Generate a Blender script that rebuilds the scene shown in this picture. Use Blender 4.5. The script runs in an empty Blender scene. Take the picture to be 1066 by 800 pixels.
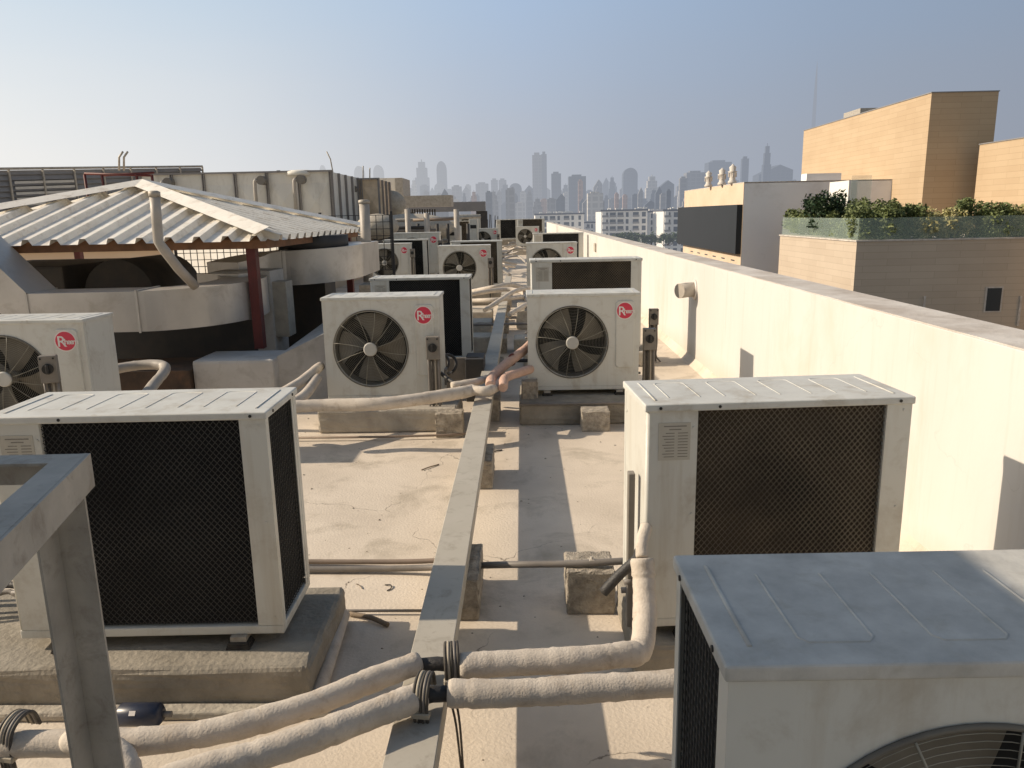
import bpy, bmesh, math, random
from mathutils import Vector, Matrix
random.seed(11)
PI = math.pi
scene = bpy.context.scene
COL = scene.collection

# ------------------------------------------------------------------ camera
CAMH, FPX = 1.75, 805.0
def cam_axes(pitch=12.3, roll=1.15, yaw=.9):
    p, r, y = map(math.radians, (pitch, roll, yaw))
    fw = Vector((-math.sin(y)*math.cos(p), math.cos(y)*math.cos(p), -math.sin(p)))
    rt = Vector((math.cos(y), math.sin(y), 0)); dn = fw.cross(rt)
    return fw, rt*math.cos(r)+dn*math.sin(r), dn*math.cos(r)-rt*math.sin(r)
FW, RT, DN = cam_axes()
CAM = Vector((0, 0, CAMH))
cd = bpy.data.cameras.new('camera'); co = bpy.data.objects.new('camera', cd); COL.objects.link(co)
cd.sensor_width = 36; cd.lens = 36*FPX/1066; cd.clip_start = .05; cd.clip_end = 30000
up, bk = -DN, -FW
co.matrix_world = Matrix(((RT.x, up.x, bk.x, 0), (RT.y, up.y, bk.y, 0), (RT.z, up.z, bk.z, CAMH), (0, 0, 0, 1)))
scene.camera = co
def ray(x, y): return FW + RT*((x-533)/FPX) + DN*((y-400)/FPX)
def atY(x, y, Y):
    d = ray(x, y); return CAM + d*(Y/d.y)
def atZ(x, y, z):
    d = ray(x, y); return CAM + d*((z-CAMH)/d.z)
def atX(x, y, X):
    d = ray(x, y); return CAM + d*(X/d.x)

# ------------------------------------------------------------------ render / light
scene.render.engine = 'CYCLES'
scene.view_settings.view_transform = 'Standard'; scene.view_settings.look = 'None'; scene.view_settings.exposure = 0
scene.cycles.use_denoising = True
scene.cycles.max_bounces = 6; scene.cycles.transparent_max_bounces = 8
SUN = Vector((-1.75, .06, 1.0)).normalized()      # towards the sun
elev = math.asin(SUN.z)
sl = bpy.data.lights.new('sun', 'SUN'); sl.energy = 5.0; sl.angle = math.radians(.6); sl.color = (1, .845, .655)
so = bpy.data.objects.new('sun', sl); COL.objects.link(so)
so.rotation_euler = (-SUN).to_track_quat('-Z', 'Y').to_euler(); so.location = (-20, 0, 20)

def N(nt, t, **kw):
    n = nt.nodes.new(t)
    for k, v in kw.items(): setattr(n, k, v)
    return n
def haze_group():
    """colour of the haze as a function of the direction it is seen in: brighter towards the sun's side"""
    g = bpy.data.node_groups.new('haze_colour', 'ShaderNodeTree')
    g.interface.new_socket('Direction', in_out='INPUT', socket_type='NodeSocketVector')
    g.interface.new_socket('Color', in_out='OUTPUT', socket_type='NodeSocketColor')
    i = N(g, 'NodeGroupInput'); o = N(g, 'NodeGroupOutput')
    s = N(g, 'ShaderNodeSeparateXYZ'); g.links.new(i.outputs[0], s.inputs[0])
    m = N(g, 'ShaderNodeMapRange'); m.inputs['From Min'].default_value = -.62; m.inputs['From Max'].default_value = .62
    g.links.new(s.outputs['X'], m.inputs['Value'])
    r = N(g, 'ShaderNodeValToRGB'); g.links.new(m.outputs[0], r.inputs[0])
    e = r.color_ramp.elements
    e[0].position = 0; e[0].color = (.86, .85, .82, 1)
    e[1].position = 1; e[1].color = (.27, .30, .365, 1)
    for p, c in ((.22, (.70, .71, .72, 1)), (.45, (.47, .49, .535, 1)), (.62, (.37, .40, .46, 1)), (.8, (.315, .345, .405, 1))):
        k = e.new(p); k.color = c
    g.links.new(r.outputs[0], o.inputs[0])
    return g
HAZE = haze_group()

w = bpy.data.worlds.new('World'); scene.world = w; w.use_nodes = True
nt = w.node_tree; nt.nodes.clear()
out = N(nt, 'ShaderNodeOutputWorld'); bg = N(nt, 'ShaderNodeBackground')
sky = N(nt, 'ShaderNodeTexSky', sky_type='NISHITA'); sky.sun_disc = False
sky.sun_elevation = elev; sky.sun_rotation = math.atan2(SUN.x, SUN.y)
sky.air_density = 1.2; sky.dust_density = 2.5; sky.ozone_density = 1.5
tc = N(nt, 'ShaderNodeTexCoord')
sep = N(nt, 'ShaderNodeSeparateXYZ'); nt.links.new(tc.outputs['Generated'], sep.inputs[0])
hz = N(nt, 'ShaderNodeGroup'); hz.node_tree = HAZE; nt.links.new(tc.outputs['Generated'], hz.inputs[0])
mr = N(nt, 'ShaderNodeMapRange', interpolation_type='SMOOTHSTEP')
mr.inputs['From Min'].default_value = .24; mr.inputs['From Max'].default_value = .48
mr.inputs['To Min'].default_value = 1.0; mr.inputs['To Max'].default_value = 0.0
nt.links.new(sep.outputs['Z'], mr.inputs['Value'])
sk = N(nt, 'ShaderNodeMixRGB', blend_type='MULTIPLY'); sk.inputs[0].default_value = 1
sk.inputs[2].default_value = (1.06, 1.1, 1.08, 1)
nt.links.new(sky.outputs[0], sk.inputs[1])
sc10 = N(nt, 'ShaderNodeMixRGB', blend_type='MULTIPLY'); sc10.inputs[0].default_value = 1
sc10.inputs[2].default_value = (10.9, 10.8, 10.7, 1)       # haze colour is given at display level; background strength is 0.1
r2_ = N(nt, 'ShaderNodeValToRGB'); e_ = r2_.color_ramp.elements
e_[0].position = .0; e_[0].color = (.58, .69, .79, 1); e_[1].position = 1; e_[1].color = (.215, .30, .425, 1)
for p_, c_ in ((.22, (.48, .60, .73, 1)), (.5, (.355, .48, .665, 1)), (.78, (.265, .36, .505, 1))):
    k_ = e_.new(p_); k_.color = c_
mz_ = N(nt, 'ShaderNodeMapRange'); mz_.inputs['From Min'].default_value = -.62; mz_.inputs['From Max'].default_value = .62
nt.links.new(sep.outputs['X'], mz_.inputs['Value']); nt.links.new(mz_.outputs[0], r2_.inputs[0])
nz_ = N(nt, 'ShaderNodeTexNoise'); nz_.inputs['Scale'].default_value = 2.2; nz_.inputs['Detail'].default_value = 3     # uneven dust layer
mpz = N(nt, 'ShaderNodeMapping'); mpz.inputs['Scale'].default_value = (1, 1, 5); nt.links.new(tc.outputs['Generated'], mpz.inputs[0]); nt.links.new(mpz.outputs[0], nz_.inputs['Vector'])
ma_ = N(nt, 'ShaderNodeMath', operation='MULTIPLY_ADD'); ma_.inputs[1].default_value = .07; nt.links.new(nz_.outputs[0], ma_.inputs[0]); nt.links.new(sep.outputs['Z'], ma_.inputs[2])
mu_ = N(nt, 'ShaderNodeMapRange', interpolation_type='SMOOTHSTEP'); mu_.inputs['From Min'].default_value = .05; mu_.inputs['From Max'].default_value = .36
nt.links.new(ma_.outputs[0], mu_.inputs['Value'])
lo_ = N(nt, 'ShaderNodeMixRGB'); nt.links.new(mu_.outputs[0], lo_.inputs[0]); nt.links.new(hz.outputs[0], lo_.inputs[1]); nt.links.new(r2_.outputs[0], lo_.inputs[2])
nt.links.new(lo_.outputs[0], sc10.inputs[1])
mx = N(nt, 'ShaderNodeMixRGB'); nt.links.new(mr.outputs[0], mx.inputs[0])
nt.links.new(sk.outputs[0], mx.inputs[1]); nt.links.new(sc10.outputs[0], mx.inputs[2])
mb_ = N(nt, 'ShaderNodeMapRange', interpolation_type='SMOOTHSTEP')     # the sky behind the camera: warm haze added as fill for camera-facing sides
mb_.inputs['From Min'].default_value = .25; mb_.inputs['From Max'].default_value = -.45; mb_.inputs['To Max'].default_value = .9
nt.links.new(sep.outputs['Y'], mb_.inputs['Value'])
mx2 = N(nt, 'ShaderNodeMixRGB'); mx2.inputs[2].default_value = (4.6, 4.38, 3.85, 1)
mc_ = N(nt, 'ShaderNodeMapRange', interpolation_type='SMOOTHSTEP'); mc_.inputs['From Min'].default_value = .75; mc_.inputs['From Max'].default_value = .10
nt.links.new(sep.outputs['Z'], mc_.inputs['Value'])
md_ = N(nt, 'ShaderNodeMath', operation='MULTIPLY'); nt.links.new(mb_.outputs[0], md_.inputs[0]); nt.links.new(mc_.outputs[0], md_.inputs[1])
nt.links.new(md_.outputs[0], mx2.inputs[0]); nt.links.new(mx.outputs[0], mx2.inputs[1])
nt.links.new(mx2.outputs[0], bg.inputs['Color']); bg.inputs['Strength'].default_value = .1
nt.links.new(bg.outputs[0], out.inputs[0])

# ------------------------------------------------------------------ materials
def mat(name, col, rough=.6, col2=None, scale=6., amount=.5, bump=0., bscale=60., metal=0., dirt=None, dirt_amt=0., dirt_scale=2.5,
        stretch=(1, 1, 1), haze=0., spec=.4, detail=6., lowdirt=None, streak=0., cracks=0.):
    m = bpy.data.materials.new(name); m.use_nodes = True
    t = m.node_tree; b = t.nodes['Principled BSDF']; o = t.nodes['Material Output']
    b.inputs['Roughness'].default_value = rough; b.inputs['Metallic'].default_value = metal
    b.inputs['Specular IOR Level'].default_value = spec
    geo = N(t, 'ShaderNodeNewGeometry')
    mp = N(t, 'ShaderNodeMapping'); mp.inputs['Scale'].default_value = stretch
    t.links.new(geo.outputs['Position'], mp.inputs[0])
    n = N(t, 'ShaderNodeTexNoise'); n.inputs['Scale'].default_value = scale; n.inputs['Detail'].default_value = detail
    n.inputs['Roughness'].default_value = .6
    t.links.new(mp.outputs[0], n.inputs['Vector'])
    mxr = N(t, 'ShaderNodeMixRGB')
    mxr.inputs[1].default_value = (*col, 1)
    c2 = col2 if col2 else tuple(c*.78 for c in col)
    mxr.inputs[2].default_value = (*c2, 1)
    r = N(t, 'ShaderNodeMapRange'); r.inputs['From Min'].default_value = .38; r.inputs['From Max'].default_value = .68
    r.inputs['To Max'].default_value = amount
    t.links.new(n.outputs[0], r.inputs['Value']); t.links.new(r.outputs[0], mxr.inputs[0])
    last = mxr.outputs[0]
    if dirt:
        n2 = N(t, 'ShaderNodeTexNoise'); n2.inputs['Scale'].default_value = dirt_scale; n2.inputs['Detail'].default_value = 10
        n2.inputs['Roughness'].default_value = .7; n2.inputs['Distortion'].default_value = .4
        t.links.new(mp.outputs[0], n2.inputs['Vector'])
        r2 = N(t, 'ShaderNodeMapRange'); r2.inputs['From Min'].default_value = .52; r2.inputs['From Max'].default_value = .70
        r2.inputs['To Max'].default_value = dirt_amt
        t.links.new(n2.outputs[0], r2.inputs['Value'])
        m2 = N(t, 'ShaderNodeMixRGB'); m2.inputs[2].default_value = (*dirt, 1)
        t.links.new(r2.outputs[0], m2.inputs[0]); t.links.new(last, m2.inputs[1]); last = m2.outputs[0]
    if lowdirt:                                       # grime that rises from the foot of a wall: (colour, z0, z1, amount)
        s = N(t, 'ShaderNodeSeparateXYZ'); t.links.new(geo.outputs['Position'], s.inputs[0])
        ad = N(t, 'ShaderNodeMath', operation='MULTIPLY_ADD'); ad.inputs[1].default_value = .5; t.links.new(n.outputs[0], ad.inputs[0]); t.links.new(s.outputs['Z'], ad.inputs[2])
        r3 = N(t, 'ShaderNodeMapRange'); r3.inputs['From Min'].default_value = lowdirt[1]+.25; r3.inputs['From Max'].default_value = lowdirt[2]+.25
        r3.inputs['To Min'].default_value = lowdirt[3]; r3.inputs['To Max'].default_value = 0
        t.links.new(ad.outputs[0], r3.inputs['Value'])
        m3 = N(t, 'ShaderNodeMixRGB'); m3.inputs[2].default_value = (*lowdirt[0], 1)
        t.links.new(r3.outputs[0], m3.inputs[0]); t.links.new(last, m3.inputs[1]); last = m3.outputs[0]
    if streak:                                        # rain-washed vertical streaks
        mp2 = N(t, 'ShaderNodeMapping'); mp2.inputs['Scale'].default_value = (1, 1, .07); t.links.new(geo.outputs['Position'], mp2.inputs[0])
        n5 = N(t, 'ShaderNodeTexNoise'); n5.inputs['Scale'].default_value = 11; n5.inputs['Detail'].default_value = 7; n5.inputs['Roughness'].default_value = .65; t.links.new(mp2.outputs[0], n5.inputs['Vector'])
        r5 = N(t, 'ShaderNodeMapRange'); r5.inputs['From Min'].default_value = .54; r5.inputs['From Max'].default_value = .72; r5.inputs['To Max'].default_value = streak; t.links.new(n5.outputs[0], r5.inputs['Value'])
        m5 = N(t, 'ShaderNodeMixRGB'); m5.inputs[2].default_value = (.40, .34, .25, 1); t.links.new(r5.outputs[0], m5.inputs[0]); t.links.new(last, m5.inputs[1]); last = m5.outputs[0]
    if cracks:                                        # hairline cracks
        ndx = N(t, 'ShaderNodeTexNoise'); ndx.inputs['Scale'].default_value = 2.5; ndx.inputs['Detail'].default_value = 6; t.links.new(geo.outputs['Position'], ndx.inputs['Vector'])
        av = N(t, 'ShaderNodeMixRGB', blend_type='ADD'); av.inputs[0].default_value = .55; t.links.new(geo.outputs['Position'], av.inputs[1]); t.links.new(ndx.outputs['Color'], av.inputs[2])
        vo = N(t, 'ShaderNodeTexVoronoi', feature='DISTANCE_TO_EDGE'); vo.inputs['Scale'].default_value = .75; t.links.new(av.outputs[0], vo.inputs['Vector'])
        r6 = N(t, 'ShaderNodeMapRange'); r6.inputs['From Min'].default_value = .0; r6.inputs['From Max'].default_value = .0035; r6.inputs['To Min'].default_value = cracks; r6.inputs['To Max'].default_value = 0; t.links.new(vo.outputs['Distance'], r6.inputs['Value'])
        mk = N(t, 'ShaderNodeMath', operation='MULTIPLY'); nk = N(t, 'ShaderNodeMapRange'); nk.inputs['From Min'].default_value = .47; nk.inputs['From Max'].default_value = .6
        t.links.new(ndx.outputs[0], nk.inputs['Value']); t.links.new(nk.outputs[0], mk.inputs[0]); t.links.new(r6.outputs[0], mk.inputs[1])
        m6 = N(t, 'ShaderNodeMixRGB'); m6.inputs[2].default_value = (.16, .13, .10, 1); t.links.new(mk.outputs[0], m6.inputs[0]); t.links.new(last, m6.inputs[1]); last = m6.outputs[0]
    t.links.new(last, b.inputs['Base Color'])
    if bump:
        n4 = N(t, 'ShaderNodeTexNoise'); n4.inputs['Scale'].default_value = bscale; n4.inputs['Detail'].default_value = 8
        t.links.new(geo.outputs['Position'], n4.inputs['Vector'])
        bp = N(t, 'ShaderNodeBump'); bp.inputs['Strength'].default_value = bump; bp.inputs['Distance'].default_value = .01
        t.links.new(n4.outputs[0], bp.inputs['Height']); t.links.new(bp.outputs[0], b.inputs['Normal'])
    if haze: add_haze(m, haze)
    m['col_socket'] = 1
    return m
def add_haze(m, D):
    """aerial haze painted as glow into a far-off surface, from its place in the world"""
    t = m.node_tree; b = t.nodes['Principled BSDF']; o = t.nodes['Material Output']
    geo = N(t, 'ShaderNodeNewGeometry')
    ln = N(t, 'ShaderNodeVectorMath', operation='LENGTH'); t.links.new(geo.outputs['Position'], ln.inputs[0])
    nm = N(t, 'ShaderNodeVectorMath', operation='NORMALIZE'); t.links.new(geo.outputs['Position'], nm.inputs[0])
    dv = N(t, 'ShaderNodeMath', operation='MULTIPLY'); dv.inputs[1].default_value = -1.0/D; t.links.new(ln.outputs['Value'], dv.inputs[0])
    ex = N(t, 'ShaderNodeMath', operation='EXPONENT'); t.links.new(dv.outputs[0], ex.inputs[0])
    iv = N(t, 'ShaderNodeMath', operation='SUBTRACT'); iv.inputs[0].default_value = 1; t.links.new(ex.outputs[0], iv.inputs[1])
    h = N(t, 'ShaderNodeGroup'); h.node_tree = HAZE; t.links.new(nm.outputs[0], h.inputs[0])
    em = N(t, 'ShaderNodeEmission'); t.links.new(h.outputs[0], em.inputs[0])  # haze put in as glow of the surface itself
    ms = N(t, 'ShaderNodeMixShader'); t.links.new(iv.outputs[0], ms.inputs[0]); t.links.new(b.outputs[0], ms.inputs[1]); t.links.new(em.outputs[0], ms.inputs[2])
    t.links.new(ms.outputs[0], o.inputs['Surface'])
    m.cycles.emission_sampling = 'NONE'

M = {}
M['casing'] = mat('casing_paint', (.62, .615, .565), .42, (.53, .525, .475), 1.1, .7, streak=.45, dirt=(.36, .31, .24), dirt_amt=.5, dirt_scale=6, bump=.04, bscale=25)
M['lid'] = mat('lid_paint', (.60, .60, .56), .5, (.49, .485, .45), 7, .7, dirt=(.36, .31, .23), dirt_amt=.6, dirt_scale=9, bump=.06, bscale=40)
M['coil'] = mat('coil_fins', (.009, .010, .011), .9, (.004, .004, .005), 3, 1., bump=.3, bscale=200, stretch=(1, 1, .1))
M['coil_brown'] = mat('dusty_coil_fins', (.060, .046, .033), .9, (.018, .016, .013), 2.2, 1., bump=.3, bscale=200)
M['guard'] = mat('guard_wire', (.075, .072, .066), .6, (.012, .012, .012), 2.2, 1.)
M['guard_brown'] = mat('dusty_guard_wire', (.21, .175, .125), .7, (.07, .06, .045), 3, 1.)
M['shroud'] = mat('shroud_paint', (.16, .15, .125), .6, (.11, .10, .085), 6, .8)
M['fan'] = mat('fan_plastic', (.17, .155, .125), .6, (.11, .10, .08), 6, .8)
M['grille'] = mat('grille_wire', (.33, .31, .25), .5, (.12, .11, .09), 8, .8)
M['hub'] = mat('hub_plastic', (.50, .49, .45), .5)
M['dark'] = mat('dark_inside', (.02, .02, .02), .9)
M['rubber'] = mat('rubber', (.035, .03, .027), .9, (.08, .07, .055), 20, .7)
M['red'] = mat('badge_red', (.62, .045, .085), .35, (.55, .05, .09), 20, .3)
M['white'] = mat('badge_white', (.78, .74, .70), .4)
M['plate'] = mat('rating_plate', (.50, .47, .40), .5)
M['ink'] = mat('printed_ink', (.24, .22, .19), .7)
M['screed'] = mat('roof_screed', (.68, .595, .49), .9, (.55, .475, .385), 1.3, 1., cracks=.9, bump=.32, bscale=70, dirt=(.34, .29, .22), dirt_amt=.75, dirt_scale=2.1, detail=9)
M['concrete'] = mat('concrete', (.33, .295, .24), .9, (.21, .19, .155), 5, .9, bump=.7, bscale=45, dirt=(.17, .145, .11), dirt_amt=.6, dirt_scale=6)
M['block'] = mat('block_concrete', (.44, .39, .32), .95, (.24, .21, .17), 22, 1., bump=1., bscale=110)
M['mortar'] = mat('mortar', (.46, .42, .35), .95, (.34, .3, .25), 9, .8, bump=.8, bscale=40)
M['parapet'] = mat('parapet_paint', (.62, .605, .575), .8, (.57, .55, .51), .8, .8, streak=.22, cracks=.12, bump=.12, bscale=18, dirt=(.53, .47, .38), dirt_amt=.5, dirt_scale=1.3, stretch=(1, 1, .45), lowdirt=((.47, .40, .31), 0, .25, .55))
M['coping'] = mat('coping_paint', (.64, .60, .55), .85, (.40, .34, .285), 3, .8, bump=.25, bscale=30, dirt=(.3, .26, .21), dirt_amt=.4, dirt_scale=8)
M['trunk'] = mat('trunking_paint', (.45, .42, .36), .65, (.41, .38, .32), 4, .8, dirt=(.20, .165, .12), dirt_amt=.5, dirt_scale=12, bump=.05, bscale=30)
M['wrap'] = mat('pipe_wrap', (.61, .545, .465), .9, (.49, .43, .36), 9, .9, bump=.27, bscale=130, dirt=(.33, .26, .19), dirt_amt=.6, dirt_scale=14)
M['pinkwrap'] = mat('pink_pipe_wrap', (.62, .42, .33), .9, (.50, .33, .25), 9, .8, bump=.8, bscale=60, dirt=(.4, .27, .2), dirt_amt=.5, dirt_scale=10)
M['hose'] = mat('black_hose', (.035, .034, .034), .55, (.07, .065, .06), 30, .6, bump=.3, bscale=120)
M['conduit'] = mat('grey_conduit', (.22, .20, .18), .5, (.15, .135, .12), 8, .8, dirt=(.3, .25, .19), dirt_amt=.4, dirt_scale=9)
M['copper'] = mat('brown_conduit', (.26, .20, .155), .6, (.19, .15, .115), 8, .8)
M['cable'] = mat('cable', (.05, .045, .04), .6, (.13, .115, .09), 30, .7)
M['paleg'] = mat('pale_cable', (.42, .37, .29), .6)
M['steel'] = mat('galvanised_steel', (.47, .43, .37), .6, (.33, .30, .255), 7, .9, dirt=(.17, .135, .10), dirt_amt=.55, dirt_scale=16, bump=.15, bscale=50, metal=.15)
M['duct'] = mat('duct_sheet', (.56, .53, .49), .36, (.46, .435, .40), 2.2, .8, metal=.35, dirt=(.28, .24, .19), dirt_amt=.5, dirt_scale=4, bump=.08, bscale=10)
M['seam'] = mat('duct_seam', (.55, .52, .47), .5)
M['ductpaint'] = mat('painted_plinth', (.54, .52, .49), .85, (.42, .40, .37), 2.5, .8, bump=.4, bscale=22, dirt=(.25, .22, .19), dirt_amt=.5, dirt_scale=4)
M['roofsheet'] = mat('roof_sheet', (.86, .82, .74), .6, (.68, .64, .57), 5, .6, dirt=(.36, .27, .18), dirt_amt=.5, dirt_scale=7, bump=.05, bscale=20)
M['fascia'] = mat('brown_fascia', (.23, .115, .06), .8, (.13, .07, .04), 8, .9, bump=.3, bscale=30)
M['rust'] = mat('rusty_sheet', (.10, .065, .045), .9, (.05, .038, .03), 5, 1., dirt=(.2, .1, .05), dirt_amt=.5, dirt_scale=4)
M['redpaint'] = mat('red_oxide_paint', (.13, .026, .022), .6, (.08, .022, .02), 10, .8)
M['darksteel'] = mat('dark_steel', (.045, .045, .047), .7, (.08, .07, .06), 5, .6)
M['bluegrey'] = mat('switch_grey', (.21, .19, .165), .5, (.15, .135, .115), 12, .7)
M['black'] = mat('black_plastic', (.02, .02, .02), .5)
M['pvc2'] = mat('pale_plaster', (.62, .58, .53), .7)
M['pvc'] = mat('pvc_pipe', (.44, .40, .35), .5, (.34, .31, .27), 6, .8)
M['tank'] = mat('tank_panel', (.80, .77, .70), .6, (.68, .65, .58), 1.2, .8, dirt=(.36, .32, .26), dirt_amt=.5, dirt_scale=2, stretch=(1, 1, .4))
M['tank2'] = mat('tan_tank_panel', (.84, .66, .46), .6, (.40, .30, .2), 1.2, .8)
M['rib'] = mat('tank_rib', (.27, .25, .24), .5)
M['screen'] = mat('screen_louvre', (.25, .245, .25), .6, (.20, .2, .205), 2, .8)
M['paleslat'] = mat('pale_louvre', (.6, .57, .52), .6)
M['stone'] = None
M['whitewall'] = mat('white_render', (.80, .81, .84), .85, (.76, .77, .79), .3, .7, dirt=(.45, .42, .39), dirt_amt=.3, dirt_scale=.4, bump=.05)
M['brightwall'] = mat('bright_render', (.82, .80, .76), .8)
M['cream'] = mat('cream_render', (.64, .52, .39), .85, (.58, .43, .30), .5, .7)
M['darkpanel'] = mat('dark_cladding', (.016, .019, .024), .6, (.013, .016, .02), .5, .7)
M['shadowgap'] = mat('dark_opening', (.03, .035, .04), .3)
M['leaf'] = mat('leaf', (.17, .20, .075), .6, (.08, .11, .04), 3, 1.)
M['leafdry'] = mat('yellow_leaf', (.50, .44, .22), .6, (.26, .26, .10), 3, 1.)
M['leafdark'] = mat('dark_leaf', (.03, .06, .022), .5, (.018, .04, .015), 3, 1.)
M['bark'] = mat('bark', (.12, .085, .06), .9)
M['wood'] = mat('old_wood', (.22, .17, .12), .9, (.12, .09, .06), 15, .8)
def glassmat():
    m = bpy.data.materials.new('green_glass'); m.use_nodes = True; t = m.node_tree
    b = t.nodes['Principled BSDF']; b.inputs['Base Color'].default_value = (.50, .63, .55, 1); b.inputs['Roughness'].default_value = .08
    n = N(t, 'ShaderNodeTexNoise'); n.inputs['Scale'].default_value = .6
    r = N(t, 'ShaderNodeMapRange'); r.inputs['To Min'].default_value = .12; r.inputs['To Max'].default_value = .24
    t.links.new(n.outputs[0], r.inputs['Value']); t.links.new(r.outputs[0], b.inputs['Alpha'])
    return m
M['glass'] = glassmat()
def stonemat(name, c1, c2, c3):
    m = mat(name, c1, .8, c2, .5, .6, bump=.1, bscale=4)
    t = m.node_tree; b = t.nodes['Principled BSDF']
    src = b.inputs['Base Color'].links[0].from_socket
    geo = N(t, 'ShaderNodeNewGeometry'); s = N(t, 'ShaderNodeSeparateXYZ'); t.links.new(geo.outputs['Position'], s.inputs[0])
    ad = N(t, 'ShaderNodeMath', operation='ADD'); t.links.new(s.outputs['X'], ad.inputs[0]); t.links.new(s.outputs['Y'], ad.inputs[1])
    cb = N(t, 'ShaderNodeCombineXYZ'); t.links.new(ad.outputs[0], cb.inputs['X']); t.links.new(s.outputs['Z'], cb.inputs['Y'])
    br = N(t, 'ShaderNodeTexBrick'); t.links.new(cb.outputs[0], br.inputs['Vector'])
    br.inputs['Scale'].default_value = 1; br.inputs['Brick Width'].default_value = 2.3; br.inputs['Row Height'].default_value = .32
    br.inputs['Mortar Size'].default_value = .008; br.inputs['Color1'].default_value = (1, 1, 1, 1); br.inputs['Color2'].default_value = (*c3, 1)
    br.inputs['Mortar'].default_value = (.72, .70, .66, 1); br.inputs['Bias'].default_value = -.35
    ml = N(t, 'ShaderNodeMixRGB', blend_type='MULTIPLY'); ml.inputs[0].default_value = 1
    t.links.new(src, ml.inputs[1]); t.links.new(br.outputs[0], ml.inputs[2]); t.links.new(ml.outputs[0], b.inputs['Base Color'])
    return m
M['stone'] = stonemat('honey_stone_cladding', (.50, .38, .25), (.45, .335, .215), (.91, .89, .87))
M['stone2'] = stonemat('grey_stone_cladding', (.54, .455, .36), (.47, .39, .305), (.90, .885, .87))

# ------------------------------------------------------------------ mesh helpers
class MB:
    def __init__(s): s.v = []; s.f = []; s.sm = []
    def add(s, vs, fs, smooth=False):
        k = len(s.v); s.v += [tuple(p) for p in vs]
        s.f += [tuple(i+k for i in f) for f in fs]; s.sm += [smooth]*len(fs)
        return s
    def box(s, x0, x1, y0, y1, z0, z1, b=0.):
        if b > 0: return s.bevbox(x0, x1, y0, y1, z0, z1, b)
        v = [(x0, y0, z0), (x1, y0, z0), (x1, y1, z0), (x0, y1, z0), (x0, y0, z1), (x1, y0, z1), (x1, y1, z1), (x0, y1, z1)]
        return s.add(v, [(0, 3, 2, 1), (4, 5, 6, 7), (0, 1, 5, 4), (1, 2, 6, 5), (2, 3, 7, 6), (3, 0, 4, 7)])
    def bevbox(s, x0, x1, y0, y1, z0, z1, b, seg=2, mtx=None):
        bm = bmesh.new()
        bmesh.ops.create_cube(bm, size=1)
        for v in bm.verts:
            v.co = Vector((x0 if v.co.x < 0 else x1, y0 if v.co.y < 0 else y1, z0 if v.co.z < 0 else z1))
        bmesh.ops.bevel(bm, geom=bm.edges[:], offset=b, segments=seg, profile=.6, affect='EDGES')
        bm.verts.index_update()
        vs = [(mtx @ v.co if mtx else v.co) for v in bm.verts]; fs = [[v.index for v in f.verts] for f in bm.faces]
        bm.free(); return s.add(vs, fs)
    def obox(s, c, ax, ay, az, sx, sy, sz):
        c = Vector(c); ax = Vector(ax)*sx/2; ay = Vector(ay)*sy/2; az = Vector(az)*sz/2
        v = [c-ax-ay-az, c+ax-ay-az, c+ax+ay-az, c-ax+ay-az, c-ax-ay+az, c+ax-ay+az, c+ax+ay+az, c-ax+ay+az]
        return s.add(v, [(0, 3, 2, 1), (4, 5, 6, 7), (0, 1, 5, 4), (1, 2, 6, 5), (2, 3, 7, 6), (3, 0, 4, 7)])
    def tube(s, pts, r, seg=8, caps=True, closed=False, jit=0., flat=None):
        pts = [Vector(p) for p in pts]; n = len(pts)
        rs = r if isinstance(r, (list, tuple)) else [r]*n
        tang = []
        for i in range(n):
            a = pts[(i-1) % n] if (i > 0 or closed) else pts[0]; b = pts[(i+1) % n] if (i < n-1 or closed) else pts[-1]
            d = (b-a); tang.append(d.normalized() if d.length > 1e-9 else Vector((0, 0, 1)))
        t0 = tang[0]; ref = Vector((0, 0, 1)) if abs(t0.z) < .9 else Vector((1, 0, 0))
        u = t0.cross(ref).normalized(); vs = []
        for i in range(n):
            u = (u - tang[i]*u.dot(tang[i])).normalized(); w_ = tang[i].cross(u)
            for k in range(seg):
                a = 2*PI*k/seg; rr = rs[i]*(1+random.uniform(-jit, jit))
                vs.append(pts[i]+(u*math.cos(a)+w_*math.sin(a))*rr)
        fs = []
        for i in range(n if closed else n-1):
            j = (i+1) % n
            for k in range(seg):
                l = (k+1) % seg; fs.append((i*seg+k, i*seg+l, j*seg+l, j*seg+k))
        base = len(s.v)
        s.add(vs, fs, True)
        if caps and not closed:
            s.f.append(tuple(base+k for k in range(seg))[::-1]); s.f.append(tuple(base+(n-1)*seg+k for k in range(seg))); s.sm += [False, False]
        return s
    def cyl(s, a, b, r, seg=16): return s.tube([a, b], r, seg)
    def prism(s, poly, h0, h1, axis='z'):
        n = len(poly)
        if axis == 'z': v = [(x, y, h0) for x, y in poly]+[(x, y, h1) for x, y in poly]
        elif axis == 'y': v = [(x, h0, y) for x, y in poly]+[(x, h1, y) for x, y in poly]
        else: v = [(h0, x, y) for x, y in poly]+[(h1, x, y) for x, y in poly]
        f = [tuple(range(n))[::-1], tuple(range(n, 2*n))]+[(i, (i+1) % n, n+(i+1) % n, n+i) for i in range(n)]
        return s.add(v, f)
    def build(s, name, m, parent=None, recalc=True, bevel=0.):
        me = bpy.data.meshes.new(name); me.from_pydata(s.v, [], s.f)
        me.polygons.foreach_set('use_smooth', s.sm); me.materials.append(m)
        if recalc:
            bm = bmesh.new(); bm.from_mesh(me); bmesh.ops.recalc_face_normals(bm, faces=bm.faces[:]); bm.to_mesh(me); bm.free()
        me.update()
        o = bpy.data.objects.new(name, me); COL.objects.link(o)
        if parent: o.parent = parent
        return o
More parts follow.
